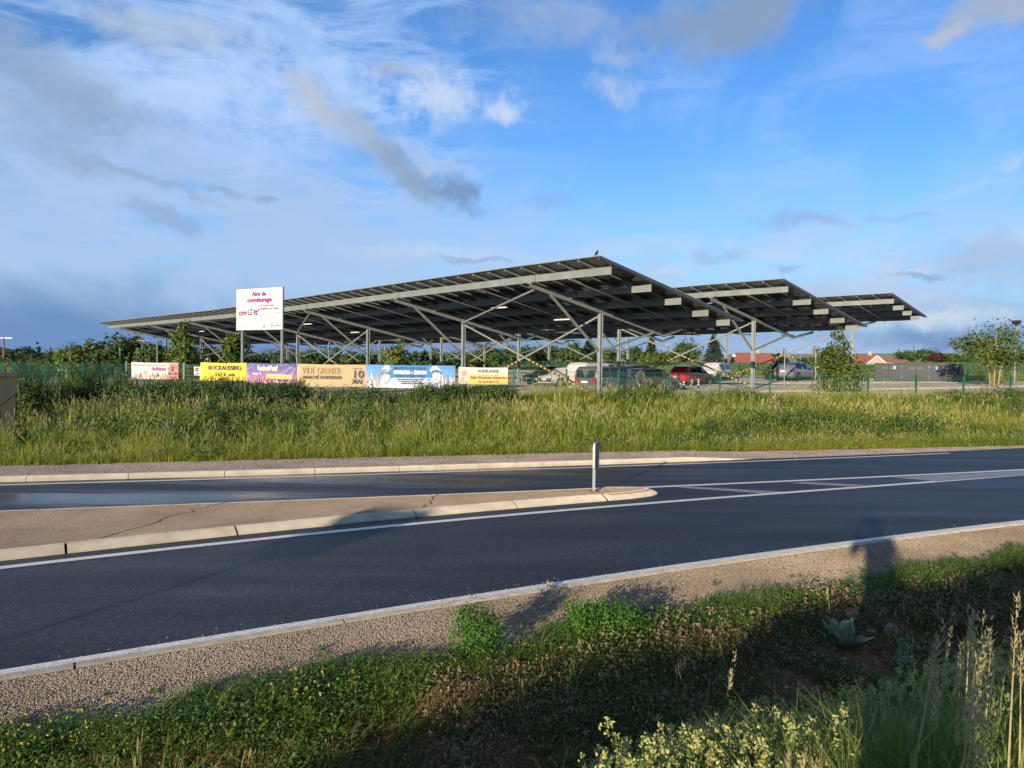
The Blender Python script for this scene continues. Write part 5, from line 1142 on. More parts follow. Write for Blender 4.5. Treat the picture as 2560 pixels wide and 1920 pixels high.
class LB:           # leaf builder: quads with numpy
    def __init__(s): s.V=[];s.F=[];s.M=[];s.n=0
    def quads(s,Q,mi=0):
        Q=np.asarray(Q,float).reshape(-1,4,3); k=len(Q); s.V.append(Q.reshape(-1,3)); s.F.append(np.arange(4*k).reshape(k,4)+s.n); s.M.append(np.full(k,mi)); s.n+=4*k
    def strip(s,pts,ws,side,mi=0):
        pts=np.asarray(pts,float); side=np.asarray(side,float); k=len(pts); V=np.empty((2*k,3)); 
        for i in range(k): V[2*i]=pts[i]-side*ws[i]; V[2*i+1]=pts[i]+side*ws[i]
        s.V.append(V); s.F.append(np.array([[2*i,2*i+1,2*i+3,2*i+2] for i in range(k-1)])+s.n); s.M.append(np.full(k-1,mi)); s.n+=2*k
    def blade(s,base,az,h,w,bend,seg=3,mi=0,lean=0.0):
        d=np.array([math.cos(az),math.sin(az),0]); sd=np.array([-math.sin(az),math.cos(az),0]); pts=[];ws=[]
        for i in range(seg+1):
            t=i/seg; pts.append(np.array(base)+d*(lean*t+bend*t*t)*h+np.array([0,0,h*(t-0.35*bend*t*t)])); ws.append(w*0.5*(1-t*t*0.92))
        s.strip(pts,ws,sd,mi); return pts[-1]
    def mesh(s,name,mats): return np_mesh(name,np.concatenate(s.V),np.concatenate(s.F),mats,np.concatenate(s.M))
def rhomb(C,D,Nn,l,w):       # leaves: centres, directions, normals
    S=np.cross(D,Nn); S/=np.linalg.norm(S,axis=1,keepdims=True)+1e-9
    l=np.asarray(l)[:,None]; w=np.asarray(w)[:,None]
    return np.stack([C-D*l*0.5,C+S*w*0.5-D*l*0.05,C+D*l*0.5,C-S*w*0.5-D*l*0.05],1)
def unit(v): return v/(np.linalg.norm(v,axis=-1,keepdims=True)+1e-9)
def tuft(n,h,spread,w,seed,bend=(0.1,0.7),heads=0,headh=1.25,mi=0,seg=3,lean=(0.25,0.1),headw=0.012):
    r=random.Random(seed); b=LB()
    for i in range(n):
        a=r.uniform(0,6.283); q=spread*math.sqrt(r.random()); base=(q*math.cos(a),q*math.sin(a),-0.03)
        b.blade(base,a+r.gauss(0,0.8),h*r.uniform(0.5,1.1),w*r.uniform(0.6,1.2),r.uniform(*bend),seg,mi)
    for i in range(heads):
        a=r.uniform(0,6.283); q=spread*math.sqrt(r.random()); base=(q*math.cos(a),q*math.sin(a),0); hh=h*headh*r.uniform(0.75,1.1); az=r.gauss(0.3,0.7); bd=r.uniform(0.05,0.28)
        tip=b.blade(base,az,hh,w*0.45,bd,3,mi)
        d=np.array([math.cos(az)*bd*1.6,math.sin(az)*bd*1.6,1.0]); d/=np.linalg.norm(d); L=hh*r.uniform(0.14,0.24)
        for k in range(2):
            sd=np.array([math.cos(az+k*1.57),math.sin(az+k*1.57),0]); b.strip([tip-d*L*0.75,tip-d*L*0.3,tip+d*L*0.05,tip+d*L*0.3],[headw*0.25,headw,headw*0.75,0.001],sd,1)
    return b.mesh('tuft',[M['grass'],M['seed']] )
def retuft(me,mats):
    me.materials.clear()
    for m in mats: me.materials.append(m)
    return me
# far bank: meadow
far_protos=[tuft(26,0.55,0.24,0.020,s,(0.2,1.0)) for s in range(3)]+[tuft(20,0.62,0.26,0.016,10+s,(0.15,0.9),6,1.28,headw=0.008) for s in range(4)]+[tuft(34,0.34,0.25,0.03,20+s,(0.3,1.0)) for s in range(2)]
def weedproto(seed,h=0.6,n=70,rad=0.24,leaf=0.06,mat='weed',stems=True):
    r=np.random.default_rng(seed); b=LB()
    C=np.stack([r.normal(0,rad*0.5,n),r.normal(0,rad*0.5,n),h*r.uniform(0.05,1.0,n)**0.8],1)
    D=unit(r.normal(0,1,(n,3))+np.array([0,0,0.3])); Nn=unit(r.normal(0,0.7,(n,3))+np.array([0,0,0.8])+C*[1.2,1.2,0])
    b.quads(rhomb(C,D,Nn,leaf*r.uniform(0.6,1.3,n),leaf*0.55*r.uniform(0.6,1.2,n)))
    return b.mesh('weed',[M[mat]])
far_protos+=[weedproto(s,0.55,80,0.3,0.075) for s in range(3)]
NG=len(far_protos)
# dry plants with red-brown plumes (dock) and yellow flowers
def plume(seed):
    r=random.Random(seed); b=LB()
    for i in range(5):
        a=r.uniform(0,6.28); base=(0.08*math.cos(a),0.08*math.sin(a),0); t=b.blade(base,a,r.uniform(0.6,0.95),0.012,r.uniform(0.05,0.2),3,0)
        for k in range(10): 
            p=t-np.array([0,0,0.25*r.random()]); b.blade(p,r.uniform(0,6.28),0.10,0.02,0.4,1,1)
    return b.mesh('plume',[M['grass'],M['seed']])
def flowers(seed,h,n,petal,size,green='grass',rad=0.18,leaf=10,lh=None):
    r=random.Random(seed); b=LB()
    for i in range(n):
        a=r.uniform(0,6.28); q=rad*math.sqrt(r.random()); base=(q*math.cos(a),q*math.sin(a),0); t=b.blade(base,r.uniform(0,6.28),h*r.uniform(0.6,1.1),0.008,r.uniform(0.0,0.25),2,0)
        for k in range(5):
            az=k*1.2566+r.random(); b.blade(t,az,size,size*0.8,0.9,1,1)
    for i in range(leaf):
        a=r.uniform(0,6.28); q=rad*math.sqrt(r.random()); b.blade((q*math.cos(a),q*math.sin(a),0),a,(lh or h*0.7)*r.uniform(0.5,1),0.02,r.uniform(0.2,0.8),2,0)
    return b.mesh('flower',[M[green],M[petal]])
far_protos+=[plume(1),plume(2),flowers(3,0.5,14,'vetch',0.035,'grass',0.3,20),flowers(4,0.45,12,'rattle',0.03,'grass',0.3,20)]
def bank_points():
    n=21000; x=rng.uniform(-24,36,n); y=rng.uniform(15,39,n)
    vg=VG(x); ff=ffence(x); k=(y>vg+0.10+0.25*wob(x,y,1.1))&(y<ff+0.5); k&=rng.random(n)<np.clip(1.15-0.022*np.clip(y-vg-6,0,20),0.5,1)
    x,y=x[k],y[k]; t=(y-VG(x))/(ffence(x)-VG(x)); z=zt(x,y)
    pn=wob(x,y,0.55,5)*0.5+wob(x,y,1.7,8)*0.35
    scl=(0.58+0.36*sm(0.0,0.25,t)+0.42*pn)*rng.uniform(0.75,1.25,len(x))*(1-0.22*sm(0.72,1.0,t)*sm(3,10,x))*(1-0.12*sm(0.75,1.0,t))*(1-0.32*sm(0.40,0.75,t)*sm(2.0,-3.0,x))
    tall=(wob(x,y,2.9,31)>0.62); scl=np.where(tall,scl*1.35,scl); scl=np.clip(scl*1.06,0.28,1.7)
    u=rng.random(len(x)); idx=np.where(u<0.45,rng.integers(0,3,len(x)),np.where(u<0.78,rng.integers(3,7,len(x)),rng.integers(7,9,len(x))))
    zn=wob(x,y,0.42,15)+0.5*wob(x,y,1.3,21); idx=np.where((zn>0.35)&(u<0.7),rng.integers(7,9,len(x)),idx); idx=np.where((zn<-0.30)&(u>0.55),rng.integers(9,12,len(x)),idx)
    v=rng.random(len(x)); idx=np.where((v<0.010)&(x<-2),12+rng.integers(0,2,len(x)),idx)
    yel=(v<0.10)&(t<0.22)&(x>6)&(wob(x,y,0.9,4)>-0.1); idx=np.where(yel,14,idx); idx=np.where((v>0.985)&(t<0.3)&(x<3),15,idx)
    return np.stack([x,y,z],1),scl,idx
P,S_,I=bank_points(); scatter('meadow_grass','tall meadow grass and weeds covering the bank below the fence',P,S_,I,far_protos,0.27)
def fringe():
    n=2600; x=rng.uniform(-22,34,n); y=VG(x)+0.12+np.abs(rng.normal(0,0.28,n))-0.1; return np.stack([x,y,zt(x,y)],1),rng.uniform(0.25,0.6,n),rng.integers(0,9,n)
P,S_,I=fringe(); scatter('verge_grass','short grass at the foot of the bank along the far verge',P,S_,I,far_protos,0.2)
def parkgrass():
    n=5200; x=rng.uniform(-62,60,n); fl=farline(x); y=fl+rng.uniform(-2.6,0.8,n); k=y<150; x,y=x[k],y[k]
    n2=1500; x2=rng.uniform(-40,10,n2); y2=rng.uniform(40,95,n2); k2=(y2>ffence(x2)+4)&(rng.random(n2)<0.25)
    x=np.concatenate([x,x2[k2]]); y=np.concatenate([y,y2[k2]]); return np.stack([x,y,park(x,y)],1),rng.uniform(0.6,1.2,len(x)),rng.integers(0,9,len(x))
P,S_,I=parkgrass(); scatter('rough_grass','rough grass along the distant mesh fence',P,S_,I,far_protos,0.2)
# crop field
crop=[weedproto(60+s,0.20,60,0.5,0.16,'crop') for s in range(3)]
def croppts():
    n=26000; x=rng.uniform(-70,135,n); d=rng.random(n)**1.3*75; y=farline(x)+1.5+d/0.8; row=np.round((x*0.88+y*0.47)/0.9)*0.9; 
    return np.stack([x,y,zt(x,y)],1),rng.uniform(0.8,1.5,n)*(1+d/160),rng.integers(0,3,n)
P,S_,I=croppts(); scatter('crop_field','leafy green crop covering the field behind the car park',P,S_,I,crop,0.1)
# ------------------------------------------------------------------ the near verge and ditch
def ng(me): return retuft(me,[M['neargrass'],M['seed']])
near_protos=[ng(tuft(18,0.20,0.05,0.007,100+s,(0.3,1.1),seg=4)) for s in range(4)]+[ng(tuft(11,0.13,0.05,0.014,110+s,(0.4,1.1),seg=3)) for s in range(2)]   # 0-5
def rosette(seed,n,l,w,mat,rise=(0.2,0.9),curl=0.45):
    r=random.Random(seed); b=LB()
    for i in range(n):
        az=i*2.4+r.gauss(0,0.2); d=np.array([math.cos(az),math.sin(az),0]); sd=np.array([-math.sin(az),math.cos(az),0]); e=r.uniform(*rise); L=l*r.uniform(0.7,1.1); pts=[];ws=[]
        for k in range(5):
            t=k/4; pts.append(d*L*t*math.cos(e*(1-curl*t))+np.array([0,0,L*t*math.sin(e*(1-curl*t))])); ws.append(w*0.5*(0.25+math.sin(math.pi*min(1,t*0.94+0.06))*0.85))
        b.strip(pts,ws,sd,0)
    return b.mesh('rosette',[M[mat]])
near_protos+=[rosette(120+s,9,0.13,0.024,'nearleaf') for s in range(3)]                  # 6-8
def clover(seed,n=60,rad=0.10,h=0.12,leaf=0.022,mat='nearleaf',heads=0,hm='cloverhead',hs=0.012):
    r=np.random.default_rng(seed); b=LB()
    C=np.stack([r.normal(0,rad*0.6,n),r.normal(0,rad*0.6,n),h*r.uniform(0.1,1,n)],1); Nn=unit(r.normal(0,0.5,(n,3))+[0,0,0.9]); D=unit(np.cross(Nn,r.normal(0,1,(n,3))))
    b.quads(rhomb(C,D,Nn,leaf*r.uniform(0.7,1.3,n),leaf*0.75*r.uniform(0.7,1.2,n)))
    for i in range(heads):
        p=np.array([r.normal(0,rad*0.6),r.normal(0,rad*0.6),h*r.uniform(0.9,1.35)]); 
        b.blade((p[0],p[1],0),0,p[2],0.003,0.0,1,0)
        k=7; Cc=p+r.normal(0,hs*0.45,(k,3)); b.quads(rhomb(Cc,unit(r.normal(0,1,(k,3))),unit(r.normal(0,1,(k,3))),np.full(k,hs*1.4),np.full(k,hs)),1)
    return b.mesh('clover',[M[mat],M[hm]])
near_protos+=[clover(130+s) for s in range(3)]                                             # 9-11
near_protos+=[clover(140+s,46,0.11,0.12,0.02,'nearleaf',5,'cloverhead',0.012) for s in range(3)]   # 12-14
near_protos+=[clover(150+s,60,0.10,0.13,0.020,'nearleaf',4,'vetch',0.0085) for s in range(3)]        # 15-17
def rattle(seed):
    r=np.random.default_rng(seed); b=LB()
    for i in range(4):
        x,y=r.normal(0,0.06,2); h=r.uniform(0.26,0.42); t=b.blade((x,y,0),r.uniform(0,6.28),h,0.006,r.uniform(0,0.15),3,0)
        for k in range(9):
            p=np.array([x,y,h*r.uniform(0.2,0.85)]); b.blade(p,r.uniform(0,6.28),0.06,0.014,0.5,2,0)
        n=22; C=t+np.stack([r.normal(0,0.008,n),r.normal(0,0.008,n),r.uniform(-0.035,0.018,n)],1); D=unit(r.normal(0,0.8,(n,3))+[0,0,0.7]); b.quads(rhomb(C,D,unit(r.normal(0,1,(n,3))),r.uniform(0.010,0.017,n),r.uniform(0.006,0.010,n)),1)
    return b.mesh('rattle',[M['weed'],M['rattle']])
near_protos+=[rattle(160+s) for s in range(4)]                                             # 18-21
near_protos+=[retuft(tuft(14,0.26,0.06,0.005,170+s,(0.2,0.9),3,1.5,headw=0.004),[M['drygrass'],M['seed']]) for s in range(2)]   # 22-23
near_protos+=[ng(tuft(26,0.36,0.10,0.007,180+s,(0.2,0.9),seg=4)) for s in range(2)]       # 24-25
M['brownweed']=leafmat('reddish_brown_weeds',[(0.13,0.07,0.034),(0.20,0.12,0.06),(0.10,0.14,0.045),(0.13,0.17,0.05)],0.9,0.25)
near_protos+=[retuft(tuft(16,0.17,0.07,0.005,190+s,(0.3,1.3),seg=3),[M['drygrass'],M['seed']]) for s in range(2)]   # 26-27
near_protos+=[clover(200+s,70,0.12,0.12,0.018,'brownweed',3,'cloverhead',0.012) for s in range(3)]   # 28-30
def nearpts():
    n=72000; x=rng.uniform(-7.5,13,n); vn=VN(x); d=rng.uniform(-0.18,5.2,n); y=vn-d/0.905
    e0=0.10*wob(x,y,3.1,2)+0.08*wob(x,y,7.3,6)
    k=(d>e0-0.02)&(y>0.9)&((np.hypot(x,y)>2.05)|(x>1.5))
    bare=(wob(x,y,1.9,11)+0.6*wob(x,y,4.7,3)); bz=sm(0.35,0.8,d)*sm(2.4,1.4,d)
    right=sm(2.2,3.2,x)*sm(7.0,5.2,x)
    cen=sm(-2.0,0.3,x)*sm(3.4,2.2,x); k&=~((bare>0.15-0.35*right-0.15*cen)&(rng.random(n)<0.72*bz+0.25*right*sm(0.0,0.3,d)*sm(2.6,1.8,d)))
    x,y,d,e0=x[k],y[k],d[k],e0[k]; m=len(x); z=zt(x,y); u=rng.random(m)
    idx=rng.integers(0,6,m); crest=d<0.75
    idx=np.where(u<0.34,rng.integers(9,12,m),idx); idx=np.where((u>0.34)&(u<0.46),rng.integers(6,9,m),idx)
    left=crest&(x<0.2); f=wob(x,y,2.7,9)
    idx=np.where(left&(u>0.60)&(f>0.05)&(d<0.38)&(u>0.80),rng.integers(15,18,m),idx); 
    mid=(d>0.15)&(d<1.6)&(x>0.8)&(x<5); idx=np.where(mid&(u>0.88)&(f>-0.2),rng.integers(12,15,m),idx)
    nearb=(d>1.9); idx=np.where(nearb&(u>0.55),rng.integers(24,26,m),idx); 
    yl=(d>1.7)&(d<3.7)&(x>0.35)&(x<3.6)&(wob(x,y,1.5,2)>-0.65); idx=np.where(yl&(u>0.50),rng.integers(18,22,m),idx); close=np.hypot(x,y)<2.7
    idx=np.where(nearb&(u<0.03)&(x>0.5),rng.integers(22,24,m),idx); idx=np.where(close,np.where(u<0.5,rng.integers(0,4,m),rng.integers(9,12,m)),idx); idx=np.where((d>0.45)&(d<2.2)&(rng.random(m)<0.20+0.14*wob(x,y,2.0,7)),rng.integers(26,28,m),idx); idx=np.where((d>0.35)&(d<2.3)&(x>-0.6)&(rng.random(m)<0.42+0.3*wob(x,y,1.6,12)),rng.integers(28,31,m),idx); idx=np.where((d>0.6)&(d<1.8)&(u>0.985),rng.integers(22,24,m),idx)
    s=rng.uniform(0.65,1.25,m)*(0.75+0.25*sm(0,0.4,d))*(1+0.25*wob(x,y,2.2,4)); s=np.where(nearb,s*1.05,s); s=np.where(close,s*0.7,s)
    return np.stack([x,y,z],1),np.clip(s,0.4,1.6),idx
def lippts():  # tufts added along the lip, mostly out of frame, to dapple the bank's shadow
    n=520; x=rng.uniform(-7,6,n); d=rng.uniform(3.7,5.6,n); y=VN(x)-d/0.905; k=(np.hypot(x,y+0.1)>1.0)&~((np.hypot(x,y)<2.6)&(y>0.4)&(np.abs(x)<y*0.8)); x,y=x[k],y[k]
    return np.stack([x,y,zt(x,y)],1),rng.uniform(0.8,1.6,len(x)),rng.integers(24,26,len(x))
P,S_,I=lippts(); scatter('shade_grass','taller grass added on top of the near bank to break up its shade',P,S_,I,near_protos,0.15)
P,S_,I=nearpts(); scatter('ditch_grass','grass, clover and yellow flowers growing over the near ditch and verge edge',P,S_,I,near_protos,0.18)
def straypts():
    n=260; x=rng.uniform(-4,10,n); y=VN(x)+np.abs(rng.normal(0,0.22,n)); return np.stack([x,y,np.full(n,0.002)],1),rng.uniform(0.25,0.6,n),rng.integers(4,12,n)
P,S_,I=straypts(); scatter('stray_weeds','small weeds straying onto the chippings',P,S_,I,near_protos,0.2)
# ------------------------------------------------------------------ gravel chips that catch the low sun
def chip_mesh(seed):
    r=np.random.default_rng(seed); V=np.array([(1,0,0),(-1,0,0),(0,1,0),(0,-1,0),(0,0,0.8),(0,0,-0.5)],float)*r.uniform(0.6,1.2,(6,1)); F=[(0,2,4),(2,1,4),(1,3,4),(3,0,4),(2,0,5),(1,2,5),(3,1,5),(0,3,5)]
    me=bpy.data.meshes.new('chip'); me.from_pydata(V.tolist(),[],F); me.materials.append(M['chipstone']); return me
M['chipstone']=leafmat('chip_stone',[(0.085,0.072,0.058),(0.20,0.158,0.115),(0.33,0.26,0.185),(0.46,0.39,0.31)],0.6,0.0,0.85,0.2)
def chippts():
    n=170000; x=rng.uniform(-5.2,11.5,n); v=rng.random(n)**0.9; a=VN(x)-0.15; b=NE(x)-0.19; y=a+(b-a)*v
    far=np.hypot(x,y); k=rng.random(n)<np.clip(7.5/far,0,1); x,y=x[k],y[k]; xs2=rng.uniform(-5,11,1500); x=np.concatenate([x,xs2]); y=np.concatenate([y,NE(xs2)-0.12+rng.exponential(0.10,1500)])
    return np.stack([x,y,np.where(y>NE(x)-0.15,0.010,0.002)],1),rng.uniform(0.005,0.0105,len(x))*np.where(y>NE(x)-0.15,0.75,1),rng.integers(0,4,len(x))
P,S_,I=chippts(); scatter('verge_gravel','pinkish tan gravel chippings on the near verge',P,S_,I,[chip_mesh(s) for s in range(4)],0.5)
def stonepts():
    n=650; x=np.concatenate([rng.normal(3.6,0.65,n),rng.uniform(-4,9,n//2)]); d=np.concatenate([np.abs(rng.normal(0.25,0.35,n)),rng.uniform(0.5,2.2,n//2)]); y=VN(x)-d/0.905; s=rng.lognormal(-4.45,0.4,len(x)); return np.stack([x,y,zt(x,y)],1),np.clip(s,0.006,0.05),rng.integers(0,4,len(x))
def rubble_mesh(seed):
    me=chip_mesh(seed+40); me.materials.clear(); me.materials.append(M['stone']); return me
P,S_,I=stonepts(); scatter('rubble','pale stones strewn over the eroded edge of the verge',P,S_,I,[rubble_mesh(s) for s in range(4)],0.6)
# single rocks showing in the ditch side
def rock(px,py,wpx,label,mat='rock',flat=0.6,seed=0):
    lo=3.0; p=None
    for Y in np.arange(2.5,11,0.02):       # first meeting of the line of sight with the ground
        q=on_y(px,py,Y)
        if q[2]<=float(zt(q[0],Y))+0.02: p=q; break
    if p is None: return
    r=random.Random(seed); w=wpx/FPX*p[1]
    import bmesh
    bm=bmesh.new(); bmesh.ops.create_icosphere(bm,subdivisions=2,radius=1.0)
    for v in bm.verts:
        k=0.75+0.35*r.random(); v.co=Vector((v.co.x*w*0.5*k,v.co.y*w*0.38*k,v.co.z*w*0.5*flat*k)); v.co.x=round(v.co.x/(w*0.13))*(w*0.13)*0.5+v.co.x*0.5
    me=bpy.data.meshes.new('rock'); bm.to_mesh(me); bm.free(); me.materials.append(M[mat])
    o=link('rock',me,None,(p[0],p[1],p[2]),(r.uniform(-.3,.3),r.uniform(-.3,.3),r.uniform(0,6))); tag(o,label,'rock','rocks in the ditch side')
rock(2130,1535,60,'largest pale layered rock in the ditch side just above the felted rosette',seed=1)
rock(1968,1605,34,'brown rock in the ditch side left of the felted rosette',seed=2)
rock(2178,1580,28,'small brown rock right of the felted rosette',seed=3)
rock(2225,1580,50,'brown earthy rock below the eroded verge edge',seed=4,flat=0.9)
rock(1600,1645,44,'rust brown rock under the tuft of dry grass',seed=5)
rock(1800,1845,60,'brown stone among the pale yellow flowers at the lower edge',seed=6,flat=0.4)
rock(1140,1880,46,'brown rock low in the dark ditch below the lucerne clump',seed=7)
rock(880,1700,40,'pale rubble stone in the bare red patch at lower left centre','stone',seed=8)
# ------------------------------------------------------------------ leafy plants that stand out
def leaf_cloud(b,blobs,n,leaf,r,mi=0,clump=0.35,k=None,up=0.35,aspect=0.6):
    """leaves gathered in clumps near the outside of a few ellipsoids"""
    vol=np.array([bl[3]*bl[4]*bl[5] for bl in blobs])**0.75; pick=r.choice(len(blobs),size=k or max(12,n//28),p=vol/vol.sum())
    B=np.array(blobs)[pick]; d=unit(r.normal(0,1,(len(pick),3))); q=(0.45+0.55*r.random(len(pick))**0.5)[:,None]
    Cc=B[:,:3]+d*q*B[:,3:]; which=r.integers(0,len(pick),n); sc_=B[which,3:].mean(1,keepdims=True)*clump
    off_=r.normal(0,1,(n,3))*sc_*[1,1,0.8]; C=Cc[which]+off_; Nn=unit(d[which]*0.8+unit(off_)*0.5+r.normal(0,0.55,(n,3))+[0,0,up]); D=unit(np.cross(Nn,r.normal(0,1,(n,3)))+[0,0,-0.25])
    L=leaf*r.uniform(0.6,1.35,n); b.quads(rhomb(C,D,Nn,L,L*aspect),mi)
def sight(px,py,dy=0.0):
    for Y in np.arange(2.5,11,0.02):
        q=on_y(px,py,Y)
        if q[2]<=float(zt(q[0],Y))+0.01: return float(q[0]),float(Y),float(zt(q[0],Y))
    q=on_z(px,py,0); return float(q[0]),float(q[1]),0.0
def plant(name,label,cat,pos,parts,group=None):
    root=empty(name,pos); tag(root,label,cat,group)
    for nm,me in parts: link(nm,me,root)
    return root
def herb(pos,w,h,n,leaf,mat,seed,label,name='weed'):
    r=np.random.default_rng(seed); b=LB(); leaf_cloud(b,[(0,0,h*0.5,w*0.42,w*0.36,h*0.48),(-w*0.22,0.02,h*0.66,w*0.2,w*0.2,h*0.36),(w*0.24,0,h*0.5,w*0.22,w*0.22,h*0.42)],n,leaf,r,0,0.34,None,0.5,0.62)
    s=MB(); 
    for i in range(16):
        a=r.uniform(0,6.28); q=w*0.33*math.sqrt(r.random()); s.tube([(q*0.5*math.cos(a),q*0.5*math.sin(a),-0.05),(q*math.cos(a),q*math.sin(a),h*r.uniform(0.6,0.95))],[0.003,0.002],4,False)
    plant(name,label,'weed',pos,[('leaves',b.mesh('leaves',[M[mat]])),('stems',s.mesh('stems',M[mat]))])
x,y,z=sight(1192,1640); herb((x,y,z),0.40,0.44,2000,0.028,'lucerne',201,'bright green leafy lucerne clump standing alone at the verge edge')
x,y,z=sight(1450,1590); herb((x,y,z),0.32,0.36,1200,0.028,'lucerne',202,'left and taller half of the pair of bright green lucerne clumps')
x,y,z=sight(1540,1592); herb((x,y,z),0.50,0.34,2000,0.028,'lucerne',203,'right and broader half of the pair of bright green lucerne clumps')
x,y,z=sight(2262,1690); herb((x,y,z),0.24,0.34,420,0.018,'mullein',204,'greyish green feathery weed left of the tall grass stalks')
def mull(px,py,w,mat,n,seed,label,rise):
    x,y,z=sight(px,py); L=w/FPX*math.hypot(x,y)*0.53
    me=rosette(seed,n,L,L*0.31,mat,rise,0.12); plant('mullein_rosette',label,'plant',(x,y,z),[('leaves',me)])
mull(2108,1620,132,'mullein',46,211,'large pale grey green felted leaf rosette on the dark ditch side',(0.55,1.5))
mull(1375,1470,48,'mullein2',9,212,'small sunlit pale felted plant growing at the road edging',(0.55,1.3))
mull(1127,1507,20,'mullein2',5,213,'tiny pale seedling growing at the road edging left of the larger one',(0.5,1.2))
for i,(px,py,h,w,n) in enumerate([(1575,1600,0.20,0.05,26)]):
    x,y,z=sight(px,py); r=random.Random(5); b=LB()
    for k in range(n): b.blade((r.gauss(0,w*0.5),r.gauss(0,w*0.5),-0.02),r.uniform(0,6.28),h*r.uniform(0.6,1.1),0.006,r.uniform(0.05,0.35),3,0)
    plant('dry_grass_tuft','tuft of straw coloured dry grass below the broad lucerne clump','grass tuft',(x,y,z),[('blades',b.mesh('blades',[M['drygrass']]))])
# tall flowering grasses in the right foreground and a lone stalk
def stalk(x,y,h,seed,label,mat='drygrass',plume_=False,bend=0.1,group='tall grass stalks in the near right corner'):
    r=random.Random(seed); b=LB(); z=float(zt(x,y)); az=r.uniform(-0.6,1.2)
    t=b.blade((0,0,-0.05),az,h,0.007,bend,6,0); 
    for k in range(3): b.blade((0,0,h*r.uniform(0.05,0.4)),az+r.uniform(-2,2),h*r.uniform(0.25,0.45),0.008,r.uniform(0.4,0.9),4,2)
    d=np.array([math.cos(az)*bend*1.5,math.sin(az)*bend*1.5,1.0]); d/=np.linalg.norm(d); L=h*r.uniform(0.16,0.24)
    for k in range(46 if not plume_ else 70):
        q=r.random(); p=t-d*L*(q*1.25-0.25); sp=(0.006 if not plume_ else 0.03)*(0.4+math.sin(math.pi*min(1,q+0.05))); a=r.uniform(0,6.28); p=p+np.array([math.cos(a)*sp,math.sin(a)*sp,r.gauss(0,0.004)]); b.blade(p,a,0.020,0.006,0.5,1,1)
    plant('tall_grass',label,'grass stalk',(x,y,z),[('stalk',b.mesh('stalk',[M[mat],M['seed'],M['neargrass']]))],group)
gl='tall sunlit grass stalk with a tan seed head in the near right corner'
rs=random.Random(21)
for i in range(46):
    px=rs.choice([rs.uniform(2330,2560),rs.uniform(2380,2560),rs.uniform(2250,2420)]); Y=rs.uniform(1.9,3.3); x=float(on_y(px,1700,Y)[0]); z=float(zt(x,Y)); ptop=rs.uniform(1500,1850)-(px-2450)*0.25
    h=float(on_y(px,max(1495,ptop),Y)[2])-z
    if 0.25<h<1.3: stalk(x,Y,h/0.97,300+i,gl,'drygrass',rs.random()<0.22,rs.uniform(0.04,0.16))
for i in range(9):
    px=rs.uniform(1920,2080); Y=rs.uniform(2.3,2.9); x=float(on_y(px,1850,Y)[0]); z=float(zt(x,Y)); h=float(on_y(px,rs.uniform(1830,1890),Y)[2])-z
    if h>0.15: stalk(x,Y,h,400+i,'slender grass stalk with a pinkish head at the lower edge, right of centre','drygrass',False,0.05,'pinkish grass stalks at the lower edge')
Y=3.0; x=float(on_y(1800,1700,Y)[0]); stalk(x,Y,float(on_y(1780,1600,Y)[2])-float(zt(x,Y)),450,'single tall thin grass stalk standing apart in front of the dark ditch','drygrass',False,0.06,None)
# spiky plant on the far bank
x,y=float(on_y(60,1110,17.6)[0]),17.6
plant('spiky_plant','dark green spiky plant low in the meadow grass at the far left','plant',(x,y,float(zt(x,y))+0.25),[('leaves',rosette(77,26,0.55,0.06,'weed',(0.2,1.35)))])
# ------------------------------------------------------------------ bushes in front of the fence
def bush(px0,px1,top,Y,dep,label,mat='bush',leaf=0.085,n=5200,seed=0,blobs=4,low=None):
    xa=float(on_y(px0,950,Y)[0]); xb=float(on_y(px1,950,Y)[0]); w=xb-xa; xc=(xa+xb)/2; z=float(zt(xc,Y)); h=float(on_y((px0+px1)/2,top,Y)[2])-z
    r=np.random.default_rng(seed); bl=[]
    for i in range(blobs):
        f=(i+0.5)/blobs; bl.append(((f-0.5)*w*0.86,r.normal(0,0.1)*dep,h*r.uniform(0.26,0.40),w/blobs*r.uniform(0.55,0.95),dep*0.5,h*r.uniform(0.30,0.60)))
    b=LB(); leaf_cloud(b,bl,n,leaf,r,0,0.30,n//22,0.35,0.62)
    for i in range(n//16):          # long arching shoots over the top
        x=r.uniform(-0.55,0.55)*w; b.blade((x,r.normal(0,0.3)*dep,h*r.uniform(0.2,0.75)),r.uniform(0,6.28),h*r.uniform(0.2,0.5),0.03,r.uniform(0.2,0.9),3,0)
    s=MB()
    for i in range(14):
        x=r.uniform(-0.4,0.4)*w; s.tube([(x,0,-0.1),(x+r.normal(0,0.15),r.normal(0,0.2),h*0.45),(x+r.normal(0,0.3),r.normal(0,0.3),h*0.85)],[0.02,0.012,0.004],5,False)
    plant('bramble_bush',label,'bush',(xc,Y,z),[('foliage',b.mesh('foliage',[M[mat]])),('stems',s.mesh('stems',M['bark']))],'bushes on the bank in front of the fence')
bush(40,108,930,24.5,1.6,'rounded leafy bramble bush right beside the olive cabinet',n=4200,seed=1)
bush(150,235,918,31.0,1.6,'bush with a pale climbing shrub on top, between the corner posts of the fence','weed',n=4200,seed=2)
bush(95,178,945,29.5,1.6,'low dark bramble bush behind the shaded hollow left of the meadow mound',n=3200,seed=12)
bush(228,320,928,31.2,1.4,'bush under the corner post, left of the market banner','bush',n=4200,seed=3)
bush(318,470,944,30.6,1.6,'long dark bush under the white and salmon market banner',n=7600,seed=4,blobs=6)
bush(462,622,941,30.0,1.9,'dense dark bush in front of the yellow banner',n=9000,seed=5,blobs=6)
bush(612,752,947,29.8,1.9,'dense dark bush in front of the blue to pink banner',n=8200,seed=6,blobs=5)
